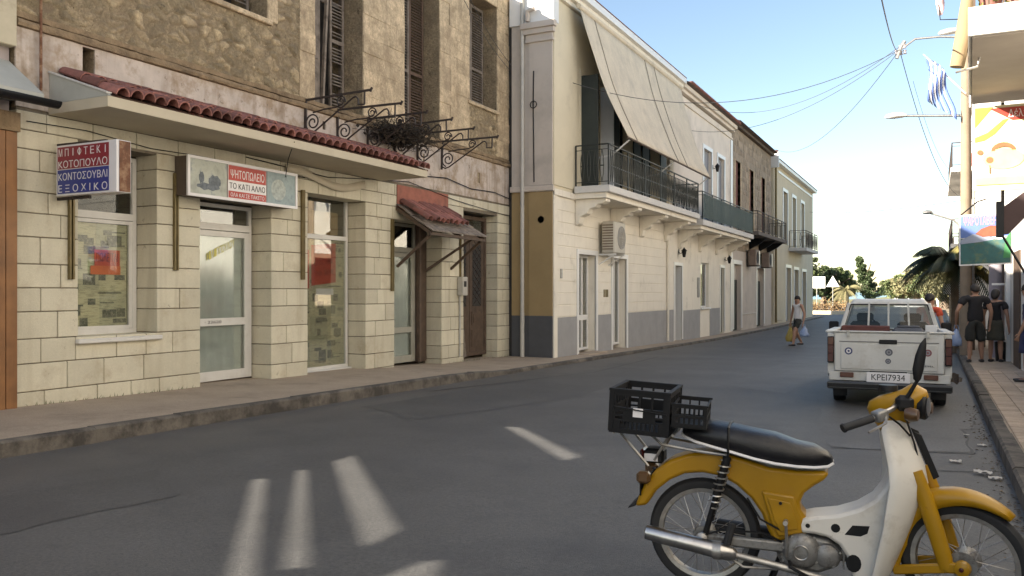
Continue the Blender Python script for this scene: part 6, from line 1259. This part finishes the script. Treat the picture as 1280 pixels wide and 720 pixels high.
# a second, shallower crate jammed between the first and the seat
c2=thing('plastic_crate','shallow black plastic crate wedged between the taller crate and the moped seat','crate',(0,0,0)); c2.location=Mw@Vector((-.062,-.03,.842)); c2.rotation_euler=(0,R_(3),HD+R_(3))
ax,ay,ah=.085,.165,.105
def c2b(mb,nm): return mb.build(nm,m_crt,c2,0,0,0,True)
def low_side(axis,pos,a,n):
    hl=[(lerp(-a+.012,a-.012,i/n)+.004,lerp(-a+.012,a-.012,(i+1)/n)-.004,ah-.045,ah-.012) for i in range(n)]+[(lerp(-a+.012,a-.012,i/(2*n))+.005,lerp(-a+.012,a-.012,(i+1)/(2*n))-.005,.018,.046) for i in range(2*n)]
    return MB().wall(axis,pos-.004,pos+.004,-a,a,0,ah,hl)
for sy in (-1,1): c2b(low_side('Y',sy*ay,ax,3),'side_panel')
for sx in (-1,1): c2b(low_side('X',sx*(ax-.004),ay-.005,6),'end_panel')
c2b(MB().box(-ax,ax,-ay,ay,-.006,-.0005),'bottom'); c2b(MB().box(-ax-.006,ax+.006,-ay-.008,-ay+.006,ah,ah+.009),'rim'); c2b(MB().box(-ax-.006,ax+.006,ay-.006,ay+.008,ah,ah+.009),'rim')
# ------------------------------------------------------------------ people
m_skin=M('tanned_skin',(.34,.19,.125),.6,.08,8); m_hair=M('dark_hair',(.018,.014,.012),.7,.2,20); m_whs=M('white_shirt',(.60,.58,.58),.9,.05,6); m_bks=M('black_shirt',(.016,.015,.017),.9,.1,6); m_drk=M('dark_shorts',(.030,.030,.026),.9,.15,6); m_ors=M('orange_red_shirt',(.50,.07,.03),.85,.08,6); m_blsh=M('navy_cloth',(.03,.035,.10),.9,.1,6); m_shoe=M('dark_shoe',(.03,.026,.024),.7,.1,8); m_khk=M('olive_skirt',(.055,.052,.038),.9,.12,6); m_bag=M('plastic_bag_blue',(.22,.29,.45),.4,.15,6,coat=.2)
def lx(p,q,t): return tuple(lerp(a,b,t) for a,b in zip(p,q))
def person(lab,loc,face,h,hands,feet,shirt,lower,hairlen=0,lean=0,knees=None,elbows=None,build=1.0,female=False,cap=False,skirt=False,sleeve=.55,turn=0,legs=None):
    t=thing('person',lab,'person',loc,face); s=h/1.75; b=build
    S=lambda x,y,z:(x*s,y*s,z*s)
    hip=S(0,0,.93); ch=S(0,lean*.7,1.30); nk=S(0,lean,1.49); hd0=S(0,lean+.02,1.58); hd1=S(0,lean+.025,1.69)
    sh=[S(-.185*b,lean*.9,1.42),S(.185*b,lean*.9,1.42)]; hp=[S(-.09,0,.90),S(.09,0,.90)]
    hands=[S(*p) for p in hands]; feet=[S(*p) for p in feet]
    kn=[S(*p) for p in knees] if knees else [lx(hp[i],feet[i],.5) for i in (0,1)]; kn=[(k[0],k[1]+.02*s,k[2]) for k in kn]
    el=[S(*p) for p in elbows] if elbows else [(lx(sh[i],hands[i],.53)[0]+(-.03,.03)[i],lx(sh[i],hands[i],.53)[1]-.05*s,lx(sh[i],hands[i],.53)[2]) for i in (0,1)]
    P=[];E=[]
    def v(p,r,r2=None): P.append((*p,r*s,(r2 or r)*s)); return len(P)-1
    def e(a,c): E.append((a,c)); return c
    w_=.135 if female else .14
    pv=v(hip,w_*b*.84,.09*b); wa=e(pv,v(lx(hip,ch,.45),.12*b,.09*b)); c1=e(wa,v(ch,.15*b,.105*b)); c2=e(c1,v(lx(ch,nk,.62),.10*b,.075)); n=e(c2,v(nk,.055)); h0=e(n,v(hd0,.072,.085)); h1=e(h0,v(lx(hd0,hd1,.55),.078,.092)); e(h1,v(hd1,.058,.07))
    e(h0,v((hd0[0],hd0[1]+.088*s,hd0[2]+.012*s),.014))                                           # nose
    for i in (0,1):
        sg=(-1,1)[i]; e(h0,v((hd0[0]+sg*.082*s,hd0[1],hd0[2]+.01*s),.014,.02))                    # ears
        a=e(c2,v(sh[i],.062*b)); a1=e(a,v(lx(sh[i],el[i],.5),.05*b)); a2=e(a1,v(el[i],.04)); a3=e(a2,v(lx(el[i],hands[i],.4),.039)); a4=e(a3,v(hands[i],.026))
        d=Vector(hands[i])-Vector(el[i]); d.normalize(); sd=Vector((0,1,0))-d*d.y; sd.normalize(); hb=Vector(hands[i])+d*.055*s; a5=e(a4,v(hb,.034,.018))
        for k in range(4): f=hb+d*.05*s+sd*(k-1.5)*.018*s; fi=e(a5,v(f,.009)); cu=sd.cross(d)*sg; e(fi,v(f+d*(.032+.006*(k in(1,2)))*s+cu*.02*s,.008))
        th=e(a4,v(Vector(hands[i])+d*.03*s+sd*.035*s,.011)); e(th,v(Vector(hands[i])+d*.065*s+sd*.05*s,.009))
        l=e(pv,v(lx(hip,hp[i],.9),.072*b)); l1=e(l,v(lx(hp[i],kn[i],.4),.078*b)); l2=e(l1,v(kn[i],.058)); l3=e(l2,v(lx(kn[i],feet[i],.32),.06)); an=(feet[i][0],feet[i][1],feet[i][2]+.09*s); l4=e(l3,v(an,.036)); l5=e(l4,v((feet[i][0],feet[i][1]+.02*s,feet[i][2]+.045*s),.04)); e(l5,v((feet[i][0],feet[i][1]+.16*s,feet[i][2]+.03*s),.032,.026))
    skin('body',P,E,m_skin,t)
    # shirt: same skeleton, a little fuller, open at neck and sleeves
    P=[];E=[]; k=1.16
    pv=v(lx(hip,ch,-.28),w_*b*k*1.02,.108*b*k); wa=e(pv,v(lx(hip,ch,.45),.125*b*k,.098*b*k)); c1=e(wa,v(ch,.152*b*k,.11*b*k)); c2=e(c1,v(lx(ch,nk,.62),.105*b*k,.08*k)); e(c2,v(lx(ch,nk,.86),.072,.066))
    for i in (0,1):
        a=e(c2,v(sh[i],.066*b*k)); e(a,v(lx(sh[i],el[i],sleeve),.058*b*k)) if sleeve else None
    skin('shirt',P,E,shirt,t,wrinkle=.018)
    if skirt:
        rings=[]
        for f in range(6):
            z=lerp(1.0,.52,f/5); q=lerp(.145,.19,f/5)*b; rings.append([(q*s*math.cos(a)*(1+.05*math.sin(5*a)*f/5),lerp(.11,.15,f/5)*s*math.sin(a)*(1+.05*math.cos(4*a)*f/5),z*s) for a in [2*math.pi*k/22 for k in range(22)]])
        MB().loft(rings,False).build('skirt',lower,t,70,0,.006,True)
    else:
        P=[];E=[]; pv=v((hip[0],hip[1],hip[2]+.01*s),w_*b*1.1,.112*b*1.08); e(pv,v((hip[0],hip[1],hip[2]+.15*s),.12*b*1.06,.10*b*1.06)); L=legs or .9
        for i in (0,1): l=e(pv,v(lx(hip,hp[i],.95),.10*b*1.08)); l1=e(l,v(lx(hp[i],kn[i],.45),.092*b*1.1)); e(l1,v(lx(hp[i],kn[i],L),.082*b*1.1))
        skin('shorts',P,E,lower,t,wrinkle=.02)
    # hair cap, face
    hc=Vector(lx(hd0,hd1,.5)); mb=MB(); rows=[]
    for a in range(7):
        th=math.pi*.5*a/6*1.15; rows.append([(hc.x+.094*s*math.sin(th)*math.cos(q),hc.y-.012*s+(.104 if math.sin(q)<.2 else .098)*s*math.sin(th)*math.sin(q),hc.z+.012*s+.10*s*math.cos(th)-(.05+hairlen)*s*max(0,-math.sin(q))*(a/6)**2) for q in [2*math.pi*k/18 for k in range(19)]])
    mb.sheet(rows).build('cap' if cap else 'hair',m_whs if cap else m_hair,t,70,0,.012,True)
    fz=hd0[2]+.035*s; fy=hd0[1]+.080*s
    for sg in (-1,1): MB().lathe([(0,-.006),(.012*s,-.004),(.012*s,.006)],(sg*.032*s,fy+.004,fz),'Y',8).build('eye',m_hair,t,0,0,0,True)
    MB().box(-.026*s,.026*s,fy-.002,fy+.006,hd0[2]-.042*s,hd0[2]-.034*s).build('mouth',M('lip',(.22,.08,.07),.6) if 'lip' not in bpy.data.materials else bpy.data.materials['lip'],t,0,0,0,True)
    for i in (0,1):
        f=feet[i]; MB().loft([[(f[0]+.047*s*math.cos(a)*q,f[1]+dy*s,f[2]+max(0,.03*s+.035*s*math.sin(a)*hh)) for a in [2*math.pi*k/12 for k in range(12)]] for dy,q,hh in ((-.07,.6,.8),(-.03,1,1.2),(.08,1.05,1),(.17,.95,.7),(.21,.5,.5))]).build('shoe',m_shoe,t,60,0,0,True)
    return t
Yw=30.6; Xw=WY(997,364,Yw)[0]
W_=person('man in white sleeveless shirt and shorts striding across the road with shopping bags',(Xw,Yw,gz(Yw)),R_(140),1.76,[(-.38,.10,.80),(.40,-.05,.80)],[(-.13,.30,.02),(.14,-.30,.03)],m_whs,m_drk,cap=False,sleeve=0,knees=[(-.11,.22,.50),(.11,-.06,.49)],elbows=[(-.32,-.02,1.12),(.33,-.06,1.12)],legs=.75)
def bagmesh(c,w_,d_,h,seed,name,lab,mat,cat='bag'):
    r=random.Random(seed); rings=[]
    for f,k in ((0,.75),(.05,.95),(.2,1.0),(.45,.82),(.7,.55),(.88,.3),(1.0,.10)): rings.append([(c[0]+w_*k*math.cos(a)*(1+r.uniform(-.2,.2)),c[1]+d_*k*math.sin(a)*(1+r.uniform(-.2,.2)),c[2]+h*f+r.uniform(-.01,.01)) for a in [2*math.pi*q/12 for q in range(12)]])
    t=thing(name,lab,cat,(c[0],c[1],c[2])); MB().loft(rings).build('bag_body',mat,t,60)
    MB().tube([(c[0]-.05,c[1],c[2]+h*.95),(c[0]-.03,c[1],c[2]+h*1.2),(c[0]+.03,c[1],c[2]+h*1.2),(c[0]+.05,c[1],c[2]+h*.95)],.008,5).build('bag_handle',mat,t); return t
hx=Xw+.30; bagmesh((Xw-.29,Yw+.30,gz(Yw)+.14),.15,.11,.52,1,'shopping_bag','yellow and brown shopping bag carried low by the striding man',M('yellow_bag',(.38,.28,.06),.6,.2,6,stain=(.16,.09,.05),sscale=7,samt=.9,sth=.5)); bagmesh((Xw-.22,Yw+.40,gz(Yw)+.22),.13,.10,.46,4,'shopping_bag','dark brown shopping bag held behind the yellow one',M('brown_bag',(.10,.06,.04),.7)); bagmesh((Xw+.27,Yw-.36,gz(Yw)+.36),.16,.11,.34,2,'shopping_bag','blue plastic bag in the other hand of the striding man',m_bag)
zp=lambda y:gz(y)+.155
person('broad man in black t shirt and dark shorts standing on the pavement by the pole',(.80,21.9,zp(21.9)),R_(8),1.79,[(-.37,.10,.87),(.30,.05,.82)],[(-.12,-.02,0),(.15,.10,0)],m_bks,m_drk,build=1.22,elbows=[(-.38,-.10,1.14),(.31,-.05,1.12)],legs=1.0)
person('woman in black top and dark skirt standing beside the man in black',(1.22,22.3,zp(22.3)),R_(-20),1.68,[(-.26,.08,.80),(.28,.04,.80)],[(-.11,0,0),(.10,.06,0)],m_bks,m_khk,hairlen=.07,build=1.05,female=True,skirt=True)
person('man in orange red t shirt standing in the road past the pickup cab',(-.12,19.2,gz(19.2)),R_(-25),1.70,[(-.28,.12,.86),(.29,.05,.84)],[(-.11,0,0),(.12,.08,0)],m_ors,m_drk)
person('person in long navy shirt standing by the shop wall',(1.40,16.6,zp(16.6)),R_(80),1.68,[(-.22,.12,.86),(.24,.05,.84)],[(-.10,0,0),(.11,.04,0)],m_blsh,m_blsh,build=.95,hairlen=.12,skirt=True)
bagmesh((.42,21.95,zp(21.9)+.36),.13,.10,.40,6,'shopping_bag','pale blue plastic bag hanging from the hand of the broad man in black',m_bag)
# dark bin and flower tub by the wall
t=thing('litter_bin','dark bin with papers at the foot of the white pilaster','bin',(1.36,22.5,zp(22.5))); MB().lathe([(0,0),(.13,0),(.16,.45),(.15,.45),(.13,.4),(0,.4)],(1.38,22.75,zp(22.75)),'Z',16).build('tub',m_blkp,t); MB().cbox(1.30,1.36,22.6,22.66,zp(22.6)+.4,zp(22.6)+.58,.01).build('paper',m_sgnw,t,smooth=0)
# parked motorcycle front poking out by the kerb past the truck: only the wheel shows
# puddle and litter in the gutter
m_wet=bpy.data.materials.new('puddle'); m_wet.use_nodes=True; m_wet.node_tree.nodes['Principled BSDF'].inputs['Base Color'].default_value=(.03,.03,.032,1); m_wet.node_tree.nodes['Principled BSDF'].inputs['Roughness'].default_value=.06
r=random.Random(2)
for i,(cx,cy,rx,ry) in enumerate(((.30,19.0,.16,1.6),)):
    P=[(cx+rx*math.cos(2*math.pi*k/20)*r.uniform(.7,1.1),cy+ry*math.sin(2*math.pi*k/20)*r.uniform(.7,1.1)) for k in range(20)]
    MB().add([(x,y,gz(y)+.005) for x,y in P],[tuple(range(20))]).build('puddle',m_wet,road,smooth=0)
for i,(x,y,s,lab) in enumerate(((.36,8.25,.07,'crumpled pale paper scrap in the gutter by the kerb'),(.44,8.05,.05,'small torn white paper in the gutter next to the crumpled scrap'),(.16,8.75,.05,'flat greyish paper scrap on the road near the tar seam'),(.42,9.9,.04,'tiny white cigarette packet scrap against the kerb'),(.30,10.6,.03,'white bottle cap sized scrap on the asphalt patch'))):
    mb=MB(); n=6; mb.sheet([[(x+(a/n-.5)*s*2,y+(b/n-.5)*s*1.4,gz(y)+.012+r.uniform(0,s*.35)) for a in range(n+1)] for b in range(n+1)]); tag(mb.build('paper_scrap',M('scrap%d'%i,(.5,.47,.43),.9,.1,20),smooth=0,solid=.001),lab,'litter')
# dry leaves and grit along the kerb
lv=MB()
for k in range(420):
    y=r.uniform(4.5,14); x=KR-abs(r.gauss(0,.10))-.01; s=r.uniform(.006,.022); a=r.uniform(0,6.3); z=gz(y)+.006
    lv.quad((x-s*math.cos(a),y-s*math.sin(a),z),(x+s*.5*math.sin(a),y-s*.5*math.cos(a),z+s*.4),(x+s*math.cos(a),y+s*math.sin(a),z),(x-s*.5*math.sin(a),y+s*.5*math.cos(a),z+s*.3))
o=stuff(lv.build('gutter_litter',M('dry_leaf_litter',(.13,.10,.07),.9,.2,10,island=.5),smooth=0)); tag(o,'dry leaf litter and grit gathered along the kerb','litter')
# weeds at the foot of the shopfront
wd=MB()
for k in range(160):
    y=r.choice((r.uniform(6.4,9.0),r.uniform(16.2,19.4))); x=XW+r.uniform(.0,.05); hh=r.uniform(.02,.07); wd.add([(x,y-.006,lwalk(y)),(x,y+.006,lwalk(y)),(x+r.uniform(-.01,.04),y+r.uniform(-.03,.03),lwalk(y)+hh)],[(0,1,2)])
o=stuff(wd.build('weeds',M('weed_green',(.09,.11,.04),.8,.2,8),smooth=0)); tag(o,'small weeds at the foot of the shopfront','weeds')
